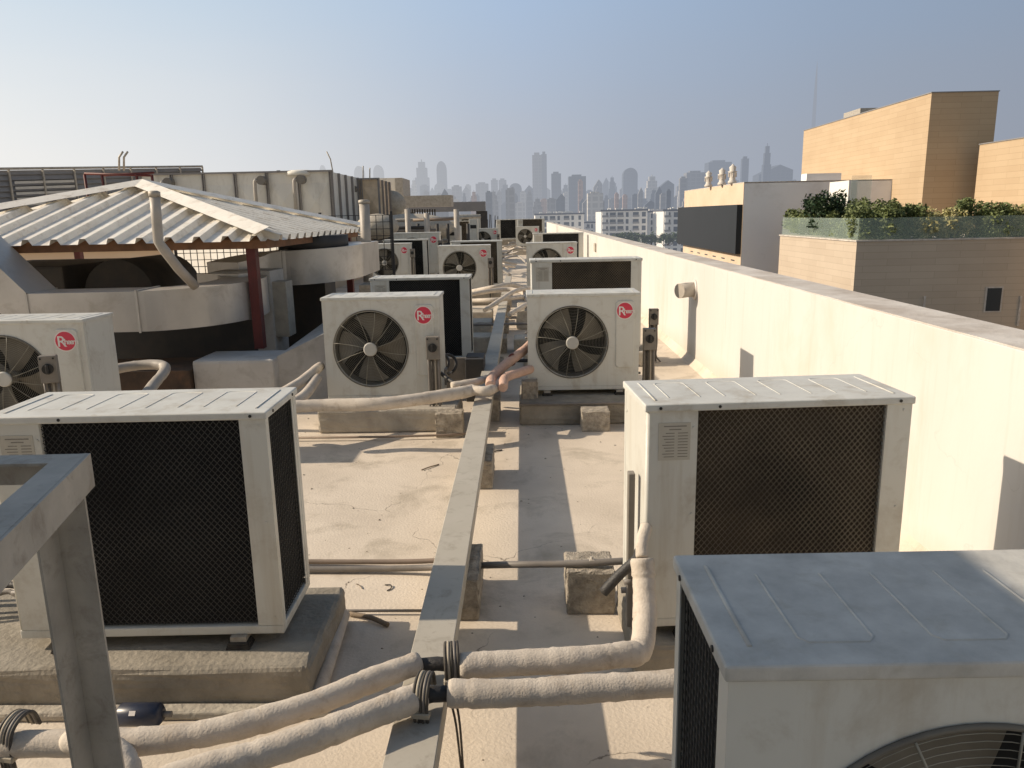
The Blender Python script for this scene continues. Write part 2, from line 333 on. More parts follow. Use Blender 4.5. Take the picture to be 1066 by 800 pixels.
def tag(o, label=None, cat=None, group=None, kind=None):
    if label: o['label'] = label
    if cat: o['category'] = cat
    if group: o['group'] = group
    if kind: o['kind'] = kind
    return o
def empty(name, loc=(0, 0, 0), rz=0., label=None, cat=None, group=None):
    o = bpy.data.objects.new(name, None); COL.objects.link(o); o.location = loc; o.rotation_euler = (0, 0, rz)
    o.empty_display_size = .1
    return tag(o, label, cat, group)
def copy_tree(o, parent=None, skip=()):
    c = o.copy(); COL.objects.link(c)
    if parent: c.parent = parent
    for ch in [x for x in COL.objects if x.parent == o and x.name.split('.')[0] not in skip]:
        copy_tree(ch, c, skip)
    return c
def smooth_path(pts, n=8):
    pts = [Vector(p) for p in pts]; P = [pts[0]*2-pts[1]]+pts+[pts[-1]*2-pts[-2]]; o = []
    for i in range(1, len(P)-2):
        for k in range(n):
            t = k/n; a, b, c, d = P[i-1], P[i], P[i+1], P[i+2]
            o.append(.5*((2*b)+(c-a)*t+(2*a-5*b+4*c-d)*t*t+(3*b-a-3*c+d)*t**3))
    o.append(pts[-1]); return o
def wrapped(name, pts, r, m, parent=None, n=14, jit=.009, seg=20):
    p = smooth_path(pts, n); rs = []; ph = random.uniform(0, 9)
    for i in range(len(p)):
        rs.append(r*(1.03+.03*math.sin(i*.31+ph)+.016*math.sin(i*1.3+ph*2)+random.uniform(-.010, .010)))
    nxt = random.uniform(3, 9)
    while nxt < len(p)-2:
        k = int(nxt); rs[k] *= .95; rs[k+1] *= 1.03; nxt += random.uniform(8, 24)
    rs[0] *= .9; rs[-1] *= .9
    return MB().tube(p, rs, seg, jit=jit).build(name, m, parent)
def text_mesh(name, body, size, m, parent, loc, rot, space=1.0, bold=0.):
    c = bpy.data.curves.new(name+'_c', 'FONT'); c.body = body; c.size = size; c.space_character = space; c.align_x = 'LEFT'
    c.extrude = .0006; c.offset = bold
    o = bpy.data.objects.new(name+'_c', c); COL.objects.link(o)
    bpy.context.view_layer.update()
    me = bpy.data.meshes.new_from_object(o); bpy.data.objects.remove(o); bpy.data.curves.remove(c)
    me.name = name; me.materials.clear(); me.materials.append(m)
    me.transform(Matrix.Translation(loc) @ rot)
    return me

# ------------------------------------------------------------------ the condensing unit
# local frame: x 0..w, front (fan side) at y=0 facing -y, back at y=d, z 0..h
W_, D_, H_ = 1.0, .40, .87
def make_unit(name, coilmat, guardmat, fine=True, blade_rot=.3):
    R = empty(name); w, d, h = W_, D_, H_
    fx, fz, fr = .40, .435, .315
    # base tray
    MB().bevbox(.0, w, .0, d, .0, .035, .006).build('base_tray', M['casing'], R)
    # front panel with round opening
    mb = MB(); n = 56; r_in = fr; x0, x1, z0, z1 = .0, w, .036, h-.02
    inner, outer = [], []
    for k in range(n):
        a = 2*PI*(k+.5)/n; c, s_ = math.cos(a), math.sin(a)
        inner.append((fx+c*r_in, fz+s_*r_in))
        tx = (x1-fx)/c if c > 0 else (x0-fx)/c; tz = (z1-fz)/s_ if s_ > 0 else (z0-fz)/s_
        t_ = min(tx, tz); outer.append([fx+c*t_, fz+s_*t_])
    for cx, cz in ((x0, z0), (x1, z0), (x1, z1), (x0, z1)):
        k = min(range(n), key=lambda i: (outer[i][0]-cx)**2+(outer[i][1]-cz)**2); outer[k] = [cx, cz]
    vs = [(x, 0, z) for x, z in inner]+[(x, .0, z) for x, z in outer]+[(fx+(x-fx)*.99, .010, fz+(z-fz)*.99) for x, z in inner]
    fs = []
    for k in range(n):
        l = (k+1) % n
        fs += [(k, l, n+l, n+k), (2*n+k, 2*n+l, l, k)]
    mb.add(vs, fs)
    mb.box(x0, x0+.002, .0005, .035, z0, z1); mb.box(x1-.002, x1, .0005, .03, z0, z1)
    mb.build('front_panel', M['casing'], R)
    # rolled rim
    rim = [(fx+math.cos(2*PI*k/64)*(fr+.008), -.004, fz+math.sin(2*PI*k/64)*(fr+.008)) for k in range(64)]
    MB().tube(rim, .0055, 8, closed=True).build('fan_rim', M['shroud'], R)
    ns = 56; vs = [(fx+math.cos(2*PI*k/ns)*fr*q_, y_, fz+math.sin(2*PI*k/ns)*fr*q_) for q_, y_ in ((.985, .0105), (.965, .12)) for k in range(ns)]
    MB().add(vs, [(k, (k+1) % ns, ns+(k+1) % ns, ns+k) for k in range(ns)], True).build('fan_shroud', M['shroud'], R, recalc=False)
    # raised pressing that carries the badge
    px0, px1, pz0, pz1, rr = .79, .955, .20, .80, .03
    pl = []
    for cx, cz, a0 in ((px1-rr, pz1-rr, 0), (px0+rr, pz1-rr, PI/2), (px0+rr, pz0+rr, PI), (px1-rr, pz0+rr, 1.5*PI)):
        for k in range(5): a = a0+k*PI/8; pl.append((cx+rr*math.cos(a), cz+rr*math.sin(a)))
    cx_, cz_ = (px0+px1)/2, (pz0+pz1)/2
    big = [(cx_+(x-cx_)*1.0, z) for x, z in pl]
    sm_ = [(x+(.004 if x < cx_ else -.004), z+(.004 if z < cz_ else -.004)) for x, z in pl]
    nn = len(pl)
    MB().add([(x, .0005, z) for x, z in big]+[(x, -.011, z) for x, z in sm_], [tuple(range(nn, 2*nn))]+[(i, (i+1) % nn, nn+(i+1) % nn, nn+i) for i in range(nn)]).build('panel_pressing', M['casing'], R)
    # side / service panel: right side and the strip of the back
    mb = MB(); mb.box(w-.003, w, .033, d-.012, .036, h-.02); mb.box(w-.19, w-.012, d-.003, d, .036, h-.02)
    mb.tube([(w-.0125, d-.0125, .036), (w-.0125, d-.0125, h-.02)], .0125, 12)
    mb.box(w-.192, w-.188, d-.04, d-.001, .036, h-.02)
    for z in (.12, .45, .78): mb.cyl((w-.178, d, z), (w-.178, d+.004, z), .006, 8)
    for z in (.10, .76): mb.cyl((w, .05, z), (w+.003, .05, z), .006, 8)
    mb.build('side_panel', M['casing'], R)
    # corner posts beside the coil
    mb = MB(); mb.box(.0, .095, d-.004, d, .036, h-.02); mb.box(.0, .003, d-.035, d-.0045, .036, h-.02); mb.box(.092, .095, d-.03, d-.0045, .036, h-.02)
    mb.box(.001, .004, .0355, .06, .036, h-.02)
    for z in (.07, .45, .82): mb.cyl((.03, d, z), (.03, d+.003, z), .005, 8)
    mb.build('corner_post', M['casing'], R)
    # coil
    mb = MB(); mb.box(.02, w-.192, d-.035, d-.022, .04, h-.025); mb.box(.020, .032, .04, d-.036, .04, h-.025)
    mb.build('coil', coilmat, R)
    MB().box(.04, w-.01, .13, .145, .037, h-.03).build('inner_baffle', M['dark'], R)
    # wire guard: diamond mesh over the coil opening
    mb = MB(); ax0, ax1, az0, az1 = .095, w-.19, .045, h-.028; p = .0225 if fine else .04; t_ = .0011 if fine else .0022; y_ = d-.012
    sl_ = 1.15
    c = az0-(ax1)*sl_
    while c < az1+ax1*sl_:
        for sg in (1, -1):
            # z = sg*sl*x + c
            xs = sorted([(az0-c)/(sg*sl_), (az1-c)/(sg*sl_)]); a = max(ax0, xs[0]); b = min(ax1, xs[1])
            if b-a > .004:
                A = Vector((a, y_+.001*sg, sg*sl_*a+c)); B = Vector((b, y_+.001*sg, sg*sl_*b+c)); dd = (B-A).normalized(); nrm = Vector((-dd.z, 0, dd.x))
                q = nrm*t_; dy = Vector((0, .0012, 0))
                mb.add([A-q-dy, A+q-dy, B+q-dy, B-q-dy, A-q+dy, A+q+dy, B+q+dy, B-q+dy], [(0, 1, 2, 3), (4, 5, 6, 7), (0, 4, 7, 3), (1, 5, 6, 2)])
        c += p*sl_
    z = az0
    while z < az1:
        mb.box(.010, .0125, .06, d-.035, z, z+.0018); z += .022
    yv = .065
    while yv < d-.035:
        mb.box(.007, .0095, yv, yv+.0018, az0, az1); yv += .022
    mb.build('coil_guard', guardmat, R, recalc=False)
    # fan
    mb = MB(); nb = 4
    for k in range(nb):
        a0 = 2*PI*k/nb+blade_rot; nr, na = 6, 7; vs = []
        for i in range(nr):
            r = .05+(fr*.93-.05)*i/(nr-1); wd = math.radians(44+14*i/(nr-1)); sweep = .30*(i/(nr-1))
            for j in range(na):
                u = j/(na-1)-.5; a = a0+sweep+u*wd
                vs.append((fx+math.cos(a)*r, .072-u*.055, fz+math.sin(a)*r))
        fs = [(i*na+j, i*na+j+1, (i+1)*na+j+1, (i+1)*na+j) for i in range(nr-1) for j in range(na-1)]
        mb.add(vs, fs, True)
    mb.cyl((fx, .04, fz), (fx, .11, fz), .05, 20)
    mb.build('fan_blades', M['fan'], R, recalc=False)
    # grille: rings and radial wires, slightly domed
    def gy(r): return -.022+.016*(r/fr)**2
    mb = MB(); rs = [.062+i*(fr-.064)/(19) for i in range(20)] if fine else [.10, .18, .25, .30]
    wr = .0008 if fine else .0016
    for r in rs: mb.tube([(fx+math.cos(2*PI*k/48)*r, gy(r), fz+math.sin(2*PI*k/48)*r) for k in range(48)], wr, 4, closed=True)
    for k in range(12):
        a = 2*PI*k/12+.25
        mb.tube([(fx+math.cos(a+.10*(r/fr))*r, gy(r)-.003, fz+math.sin(a+.10*(r/fr))*r) for r in (.05, .12, .19, .26, fr+.004)], .0023, 5)
    mb.build('fan_grille', M['grille'], R)
    mb = MB(); mb.tube([(fx, -.018, fz), (fx, -.034, fz), (fx, -.038, fz)], [.058, .057, .048], 28); mb.build('fan_hub', M['hub'], R)
    # lid with lip and pressed ribs
    mb = MB(); o_ = .008
    mb.bevbox(-o_, w+o_, -o_, d+o_, h-.028, h, .007, 3)
    def ridge(pts, r=.0042): mb.tube([(x, y, h-.0012) for x, y in pts], r, 6)
    n_u = 4
    for k in range(n_u):
        a = .13+k*.215; b = a+.12
        ridge([(a, d-.09), (a, .075), (a+.012, .06), (b-.012, .06), (b, .075), (b, d-.09)], .0034)
    ridge([(.045, d-.05), (.045, .05)], .005); ridge([(.955, d-.05), (.955, .05)], .005)
    mb.build('top_panel', M['lid'], R)
    for x in (.05, .95): MB().cyl((x, d+.007, h-.014), (x, d+.0105, h-.014), .006, 8).build('screw', M['black'], R)
    for y in (.07, d-.07): MB().cyl((-.011, y, h-.014), (-.007, y, h-.014), .006, 8).build('screw', M['black'], R)
    MB().cyl((w-.27, d+.007, h-.014), (w-.27, d+.0095, h-.014), .006, 8).build('screw', M['black'], R)
    # badge
    bx, bz = .868, .712; mb = MB()
    mb.tube([(bx, -.0105, bz), (bx, -.0130, bz)], .078, 36); wb = mb.build('badge', M['white'], R)
    rd = MB().tube([(bx, -.0131, bz), (bx, -.0145, bz)], .070, 36).build('badge_disc', M['red'], wb)
    rot = Matrix.Rotation(PI/2, 4, 'X')
    me = text_mesh('lettering', 'R', .112, M['white'], wb, Vector((bx-.060, -.0152, bz-.040)), rot, bold=.001)
    me2 = text_mesh('lettering', 'heem', .056, M['white'], wb, Vector((bx-.008, -.0152, bz-.022)), rot, .72, bold=.0010)
    bm = bmesh.new(); bm.from_mesh(me); bm.from_mesh(me2); bm.to_mesh(me); bm.free(); bpy.data.meshes.remove(me2)
    lo = bpy.data.objects.new('lettering', me); COL.objects.link(lo); lo.parent = wb
    # rating plate on the back strip
    px = MB().box(w-.165, w-.045, d+.0002, d+.0016, .66, .80).build('rating_plate', M['plate'], R)
    mb = MB()
    for i, z in enumerate((.788, .776, .762, .751, .740, .729, .718, .707, .696, .685, .674)):
        if i < 2: mb.box(w-.150+.02*i, w-.065-.02*i, d+.0018, d+.0022, z-.003, z+.001)
        else:
            mb.box(w-.155, w-.118, d+.0018, d+.0022, z-.002, z+.001); mb.box(w-.105, w-.06-.006*(i % 3), d+.0018, d+.0022, z-.002, z+.001)
    mb.build('printing', M['ink'], px)
    # feet: two cross rails on rubber pads
    for x in (.17, .83):
        mb = MB(); mb.box(x-.03, x+.03, -.02, d+.02, -.020, -.0005); ft = mb.build('foot', M['steel'], R)
        for y in (.0, d):
            mb = MB()
            for q in range(3): mb.bevbox(x-.045+.004*q, x+.045-.003*q, y-.035+.003*q, y+.035-.002*q, -.045+.008*q, -.0369+.008*q, .002, 1)
            mb.build('rubber_pad', M['rubber'], ft)
    # service valves on the side
    mb = MB(); mb.box(w+.0005, w+.02, d-.16, d-.05, .06, .20)
    mb.cyl((w+.02, d-.13, .09), (w+.06, d-.13, .09), .012, 10); mb.cyl((w+.02, d-.08, .15), (w+.06, d-.08, .15), .010, 10)
    mb.build('service_valve', M['conduit'], R)
    return R
UG = 'white outdoor condensing units of the rooftop'
proto = make_unit('condensing_unit', M['coil'], M['guard'])
proto_b = make_unit('condensing_unit', M['coil_brown'], M['guard_brown'], True, .9)
def place_unit(src, x, y, z, label, back=False, rz=0., s=(1, 1, 1), first=False):
    """x,y: the corner seen at left in the picture, on the side that faces the camera"""
    o = src if first else copy_tree(src, None, ('screw', 'rubber_pad', 'printing', 'service_valve', 'inner_baffle') if y > 12 else ())
    o.scale = s
    if back:
        o.location = (x+W_*s[0]*math.cos(rz), y+W_*s[0]*math.sin(rz)+D_*s[1], z); o.rotation_euler = (0, 0, PI+rz)
        o.location.x = x+W_*s[0]*math.cos(rz)-D_*s[1]*math.sin(rz); o.location.y = y+W_*s[0]*math.sin(rz)+D_*s[1]*math.cos(rz)
    else:
        o.location = (x, y, z); o.rotation_euler = (0, 0, rz)
    tag(o, label, 'air conditioner', UG)
    if not first:
        a = random.uniform(0, 1.5); Rm = Matrix.Rotation(a, 4, 'Y'); c = Vector((.40, 0, .435))
        for ch in o.children:
            if ch.name.startswith('fan_blades'): ch.matrix_local = Matrix.Translation(c-(Rm @ c)) @ Rm
    return o
place_unit(proto, -1.925, 2.64, .215, 'large dark-coiled unit at left foreground on a broad concrete plinth', True, math.radians(1), first=True)
place_unit(proto_b, .435, 2.67, .215, 'coil-backed unit with brownish dusty mesh standing right beside the cream parapet', True, math.radians(3.6), s=(.97, 1, 1), first=True)
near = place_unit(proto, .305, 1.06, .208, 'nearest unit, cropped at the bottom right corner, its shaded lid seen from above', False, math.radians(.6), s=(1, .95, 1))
for ch in near.children:                     # its lid colour is darkened to deepen the shade on it
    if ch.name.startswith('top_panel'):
        ch.data = ch.data.copy(); ch.data.materials[0] = mat('shade_toned_lid', (.55, .535, .49), .7, (.39, .38, .35), 9, 1., bump=.12, bscale=60, dirt=(.36, .33, .27), dirt_amt=.5, dirt_scale=14)
place_unit(proto, -1.665, 6.38, .245, 'fan-side unit left of the trunking, behind the white wrapped pipe bundle', False, 0, (.97, 1, 1.0))
place_unit(proto_b, .04, 6.68, .23, 'fan-side unit right of the trunking, small block before its plinth', False, 0, (.97, 1, .98))
place_unit(proto_b, -4.20, 5.50, .23, 'half-cropped fan-side unit at the left picture edge with its switch box in front', False, math.radians(-1), s=(1.04, 1.0, .98))
place_unit(proto, -1.58, 8.05, .27, 'shaded blue-grey unit showing dark coil, tucked behind the left fan-side unit', True, 0, (1.03, 1, 1.0))
place_unit(proto_b, .10, 8.95, .22, 'wide coil-backed unit peeping over the fan-side unit by the parapet', True, 0, (1.27, 1, 1.18))
place_unit(proto, .10, 16.3, .28, 'unit behind the wide coil-backed one, only the top half of its fan showing', False, 0, (1.05, 1, 1.04))
place_unit(proto, -1.66, 15.6, .30, 'fan-side unit left of the trunking in the middle distance with two pipes beside it', False, 0, (1.03, 1, 1.02))
place_unit(proto_b, -1.50, 16.6, .30, 'coil-backed unit directly behind the middle-distance fan-side unit', True, 0, (1.08, 1, 1.08))
place_unit(proto_b, -3.60, 18.2, .28, 'fan-side unit at the right end of the curved duct with its fan half hidden', False, 0, (1.0, 1, 1.02))
place_unit(proto, -3.35, 19.0, .30, 'dark-coiled unit standing behind the half-hidden fan-side unit near the duct end', True, 0, (1.05, 1, 1.07))
place_unit(proto, -3.35, 20.6, .30, 'farther fan-side unit rising above the coil unit at the left, beside its tall switch', False, 0, (1.2, 1, 1.22))
place_unit(proto, -1.97, 31.5, .36, 'small distant fan-side unit at left of the trunking end', False, 0, (1.05, 1, 1.04))
place_unit(proto_b, -.25, 35.5, .38, 'small distant fan-side unit with a dark slot unit on it near the parapet end', False, 0, (1.05, 1, 1.0))
place_unit(proto, -1.35, 43., .5, 'tiny coil-backed unit in the farthest row left of the aisle', True, 0, (1.15, 1, 1.2))
place_unit(proto_b, -.2, 44., .5, 'tiny coil-backed unit in the farthest row next to the parapet end', True, 0, (1.5, 1, 1.2))
place_unit(proto_b, -3.3, 37., .5, 'tiny distant unit in front of the grey steel portal', True, 0, (1.1, 1, 1.2))
place_unit(proto, .35, 23.5, .24, 'thin sliver of a coil-backed unit just above the row by the parapet', True, 0, (1.5, 1, 1.12))

# ------------------------------------------------------------------ roof, plinths, blocks
def slab(name, x0, x1, y0, y1, z0, z1, m, kind='structure'):
    o = MB().box(x0, x1, y0, y1, z0, z1).build(name, m); o['kind'] = kind; return o
slab('roof_floor', -24, 2.0, -6, 62, -.4, 0, M['screed'])
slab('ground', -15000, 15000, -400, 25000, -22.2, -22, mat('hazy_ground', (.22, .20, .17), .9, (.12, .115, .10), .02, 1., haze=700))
bd = empty('apartment_block', (-11, 28, -22), 0, 'own building body below the roof with plain cream walls', 'building')
MB().box(-12.9, 13.2, -33.9, 33.9, 0.05, 21.59).build('wall', M['cream'], bd)
bd.location = (-11, 28, -22)
# parapet
def lumpy_plinth(name, x0, x1, y0, y1, z1, m, label, z0=0.0, b=.02, group=None, cat='plinth', seed=0):
    rnd = random.Random(seed); bm = bmesh.new(); bmesh.ops.create_cube(bm, size=1)
    for v in bm.verts: v.co = Vector((x0 if v.co.x < 0 else x1, y0 if v.co.y < 0 else y1, z0 if v.co.z < 0 else z1))
    bmesh.ops.bevel(bm, geom=bm.edges[:], offset=b, segments=2, profile=.5, affect='EDGES')
    bmesh.ops.subdivide_edges(bm, edges=[e for e in bm.edges if e.calc_length() > .12], cuts=6, use_grid_fill=True)
    for v in bm.verts:
        if v.co.z > z0+.01: v.co += Vector((rnd.uniform(-1, 1), rnd.uniform(-1, 1), rnd.uniform(-1, 1)))*.0035
    me = bpy.data.meshes.new(name); bm.to_mesh(me); bm.free(); me.materials.append(m)
    o = bpy.data.objects.new(name, me); COL.objects.link(o); tag(o, label, cat, group); return o
pp = empty('parapet_wall', (2.0, 28, 0), 0, 'long cream painted parapet wall with a grey coping along the right edge', 'wall')
MB().bevbox(.0, .32, -33, 34, .001, 1.180, .006).build('wall', M['parapet'], pp)
MB().box(.007, .313, -32.98, 33.98, 1.1805, 1.186).build('coping', M['coping'], pp)
mb = MB(); mb.prism([(0, 0), (-.07, 0), (-.05, .02), (-.02, .05), (0, .08)], -33, 34, 'y'); mb.build('floor_cove', M['screed'], pp)
PG = 'concrete plinths under the condensing units'
lumpy_plinth('plinth', -2.45, -.80, 2.50, 3.13, .170, M['concrete'], 'broad rough concrete plinth under the left foreground unit', cat='plinth', group=PG, seed=1)
lumpy_plinth('plinth', -2.5, -.72, 2.44, 2.4995, .035, M['mortar'], 'low mortar fillet along the foot of the left foreground plinth', b=.01, cat='plinth', seed=2)
lumpy_plinth('plinth', .40, 1.60, 2.62, 3.2, .170, M['concrete'], 'concrete plinth under the brown-meshed unit by the parapet', cat='plinth', group=PG, seed=3)
lumpy_plinth('plinth', .36, 1.5, .98, 1.55, .165, M['concrete'], 'concrete plinth under the nearest unit at bottom right', cat='plinth', group=PG, seed=4)
for i, (x0, x1, y0, y1, z, l) in enumerate([(-1.72, -.56, 6.20, 6.85, .20, 'concrete plinth under the fan-side unit left of the trunking'),
        (-.04, 1.15, 6.35, 7.15, .185, 'concrete plinth under the fan-side unit right of the trunking'),
        (-4.4, -3.1, 5.42, 6.1, .185, 'concrete plinth under the half-cropped unit at the left edge'),
        (-1.7, -.45, 7.95, 8.6, .225, 'concrete plinth under the shaded coil unit'),
        (0, 1.5, 8.85, 9.45, .175, 'concrete plinth under the wide coil-backed unit'),
        (-1.9, -.4, 15.45, 17.2, .255, 'pale plinth under the middle-distance pair left of the trunking'),
        (0, 1.4, 16.2, 16.9, .235, 'plinth under the half-hidden unit by the parapet'),
        (-3.8, -2.0, 18.0, 21.2, .235, 'plinth under the group of units near the duct end'),
        (.2, 2.0, 23.3, 24.1, .195, 'plinth of the sliver unit by the parapet'),
        (-2.2, -.7, 31.3, 32.2, .315, 'plinth under the small distant unit left of the aisle'),
        (-.4, 1.0, 35.3, 36.2, .335, 'plinth under the small distant unit near the parapet end'),
        (-1.6, 1.6, 42.8, 44.8, .455, 'long plinth under the farthest row'),
        (-3.5, -2., 36.8, 37.6, .455, 'plinth under the tiny unit before the steel portal')]):
    lumpy_plinth('plinth', x0, x1, y0, y1, z, M['concrete'] if i % 2 else M['mortar'], l, cat='plinth', group=PG, seed=10+i)
def steel_rail(x0, x1, y, z):
    return MB().box(x0, x1, y-.02, y+.02, z, z+.01)
BG = 'grey concrete blocks carrying the pipes and trunking'
def block(x0, x1, y0, y1, z1, label, m=None, z0=.0, seed=0):
    return lumpy_plinth('concrete_block', x0, x1, y0, y1, z1, m or M['block'], label, z0, .008, BG, 'block', seed)
YB = [1.42, 3.12, 4.80, 6.5, 8.2, 9.9, 11.6, 13.3, 15.0, 16.7]
nth = ['nearest', 'second', 'third', 'fourth', 'fifth', 'sixth', 'seventh', 'eighth', 'ninth', 'tenth']
for i, y in enumerate(YB):
    block(-.405, -.215, y, y+.39, .195, nth[i]+' block from the camera under the painted trunking', seed=30+i)
block(.175, .39, 3.16, 3.38, .205, 'rough block under the grey conduit beside the right foreground unit', seed=50)
block(.47, .70, 6.13, 6.33, .17, 'small block against the plinth front below the right fan-side unit', seed=51)
block(-.72, -.50, 6.02, 6.19, .20, 'block at the right end of the left fan-side unit plinth', seed=52)
block(-.02, .12, 6.55, 6.68, .34, 'upright block under the pink wrapped pipe', seed=53)

# trunking
tr = empty('cable_trunking', (-.33, 9.5, .198), 0, 'long grey painted metal trunking on blocks running up the aisle', 'trunking')
mb = MB(); mb.bevbox(-.066, .066, -8.9, 10.5, 0, .092, .003, 1); mb.build('trunking_body', M['trunk'], tr)
for y, l_ in ((-8.9, 5.1), (-3.795, 3.9), (.11, 3.9), (4.015, 5.8)):
    MB().bevbox(-.0705, .0705, y+.0, y+l_, .0915, .104, .002, 1).build('trunking_cover', M['trunk'], tr)
tr.rotation_euler = (0, 0, 0)

# ------------------------------------------------------------------ foreground wrapped pipes
def z3(pts): return [atZ(x, y, z) for x, y, z in pts]
pA = empty('insulated_pipe', (0, 0, 0), 0, 'upper white wrapped pipe crossing the trunking and rising at the right foreground unit', 'pipe', 'canvas wrapped refrigerant pipes')
wrapped('pipe_run', z3([(-60, 776, .35), (60, 774, .35), (160, 771, .35), (240, 758, .355), (320, 735, .36), (385, 709, .36), (436, 690, .36)]), .036, M['wrap'], pA, 12)
wrapped('pipe_run', z3([(478, 694, .36), (540, 690, .355), (600, 687, .35), (645, 682, .34)])+[Vector((.372, 2.33, .33)), Vector((.405, 2.45, .38)), Vector((.412, 2.52, .47)), Vector((.41, 2.56, .55))], .040, M['wrap'], pA, 12)
wrapped('pipe_tail', [(.41, 2.56, .55), (.415, 2.60, .59), (.44, 2.66, .63)], [.022, .016][0], M['wrap'], pA, 8)
pB = empty('insulated_pipe', (0, 0, 0), 0, 'lower white wrapped pipe running under the upper one to the nearest unit', 'pipe', 'canvas wrapped refrigerant pipes')
wrapped('pipe_run', z3([(90, 842, .33), (200, 806, .345), (270, 786, .35), (335, 764, .355), (400, 739, .36), (441, 724, .36)]), .040, M['wrap'], pB, 12)
wrapped('pipe_run', z3([(466, 722, .36), (530, 722, .355), (600, 718, .35), (680, 713, .345), (760, 708, .34)])+[Vector((.75, 2.1, .33))], .040, M['wrap'], pB, 12)
pC = empty('insulated_pipe', (0, 0, 0), 0, 'short bent wrapped pipe dropping behind the steel angle post at bottom left', 'pipe', 'canvas wrapped refrigerant pipes')
wrapped('pipe_run', z3([(70, 772, .36), (110, 776, .38), (132, 795, .36), (138, 840, .30)]), .030, M['wrap'], pC, 10)
MB().tube(z3([(425, 694, .355), (455, 691, .355), (490, 694, .355)]), .022, 12).build('bare_pipe', M['hose'], pA)
MB().tube(z3([(430, 728, .355), (450, 723, .355), (475, 722, .355)]), .024, 12).build('bare_pipe', M['hose'], pB)
# cable tie bundles over the pipes
def bundle(name, x, y, label, tilt):
    o = empty(name, (x, y, .30), tilt, label, 'cable tie', 'strap bundles tying pipes to the trunking')
    for k in range(5):
        xx = (k-2)*.0095
        MB().tube(smooth_path([(xx, -.052, -.01), (xx, -.056, .06), (xx*1.05, -.040, .104), (xx, .0, .121+.002*(k % 2)), (xx*.95, .035, .108), (xx*.9, .052, .06)], 5), .0052, 8).build('strap', [M['cable'], M['paleg'], M['cable'], M['conduit'], M['cable']][k], o)
    for k in (-1, 1): MB().tube(smooth_path([(k*.006, -.056, .02), (k*.008, -.058, -.03), (k*.006+.012, -.066, -.12), (k*.003+.02, -.07, -.28)], 4), .0042, 6).build('strap_tail', M['cable'], o)
    mb = MB(); mb.bevbox(-.027, .027, -.066, -.044, .018, .036, .003, 1); mb.build('clamp', M['paleg'], o)
    return o
bundle('strap_bundle', -.31, 2.055, 'strap bundle over the lower wrapped pipe on the trunking', math.radians(-8))
bundle('strap_bundle', -.245, 2.22, 'strap bundle over the upper wrapped pipe on the trunking', math.radians(6))
p = atZ(22, 768, .35); bundle('strap_bundle', p.x, p.y, 'strap bundle round the pipe at the bottom left corner', math.radians(-10))
# hose stub and conduits
a, b = atY(628, 617, 2.60), atY(662, 583, 2.60)
ho = empty('hose_stub', b, 0, 'short thick black rubber hose hanging from the right foreground unit', 'hose')
mb = MB(); q = [Vector(v)-b for v in smooth_path([a, (a+b)/2+Vector((.0, 0, .006)), b, b+Vector((.02, .05, .01))], 6)]; mb.tube(q, .019, 14); mb.build('hose', M['hose'], ho)
MB().tube([q[0]-(q[1]-q[0]).normalized()*.001, q[0]-(q[1]-q[0]).normalized()*.003], .010, 12).build('hose_bore', M['black'], ho)
cg = 'thin conduits crossing the floor'
c1 = [(-60, 592, .02), (150, 593, .02), (320, 593, .02), (420, 592, .03), (470, 590, .07), (530, 588, .19), (600, 587, .222), (655, 584, .235)]
o = MB().tube(smooth_path(z3(c1), 5), .016, 10).build('conduit_pipe', M['conduit']); tag(o, 'grey conduit running from the left, under the trunking and over the rough block', 'pipe', cg)
c2 = [(-60, 583, .02), (150, 584, .02), (320, 585, .02), (420, 585, .03), (470, 583, .05)]
o = MB().tube(smooth_path(z3(c2), 5), .013, 10).build('conduit_pipe', M['copper']); tag(o, 'brownish conduit lying just behind the grey one left of the trunking', 'pipe', cg)
c3 = [(300, 636, .02), (380, 636, .02), (440, 636, .02)]
o = MB().tube(z3(c3), .007, 8).build('conduit_pipe', M['conduit']); tag(o, 'thin flat pipe lying on the floor beyond the left plinth', 'pipe', cg)
c4 = [(300, 456, .03), (400, 455, .03), (468, 453, .03), (500, 450, .03)]
o = MB().tube(z3(c4), .010, 8).build('conduit_pipe', M['copper']); tag(o, 'brown pipe on the floor along the left fan-side unit plinth', 'pipe', cg)
c5 = [(540, 433, .19), (600, 431, .2), (664, 427, .21)]
o = MB().tube([(-.04, 6.335, .19), (.5, 6.335, .19), (1.2, 6.335, .19)], .012, 8).build('conduit_pipe', M['conduit']); tag(o, 'thin rail pipe along the plinth edge below the right fan-side unit', 'pipe', cg)
# conduit clips
mb = MB(); p = atZ(616, 586, .225)
mb.tube([p+Vector((0, 0, -.02)), p+Vector((0, .0, .03))], .006, 8); mb.bevbox(p.x-.012, p.x+.012, p.y-.015, p.y+.015, p.z+.010, p.z+.018, .002, 1)
tag(mb.build('pipe_clip', M['steel']), 'small metal clip holding the grey conduit on the rough block', 'clip')
# grey riser pole left of right foreground unit
o = MB().bevbox(.385, .41, 2.75, 2.79, .171, .80, .003, 1).build('conduit_riser', M['bluegrey']); tag(o, 'slim dark conduit riser on the left side of the right foreground unit', 'pipe')
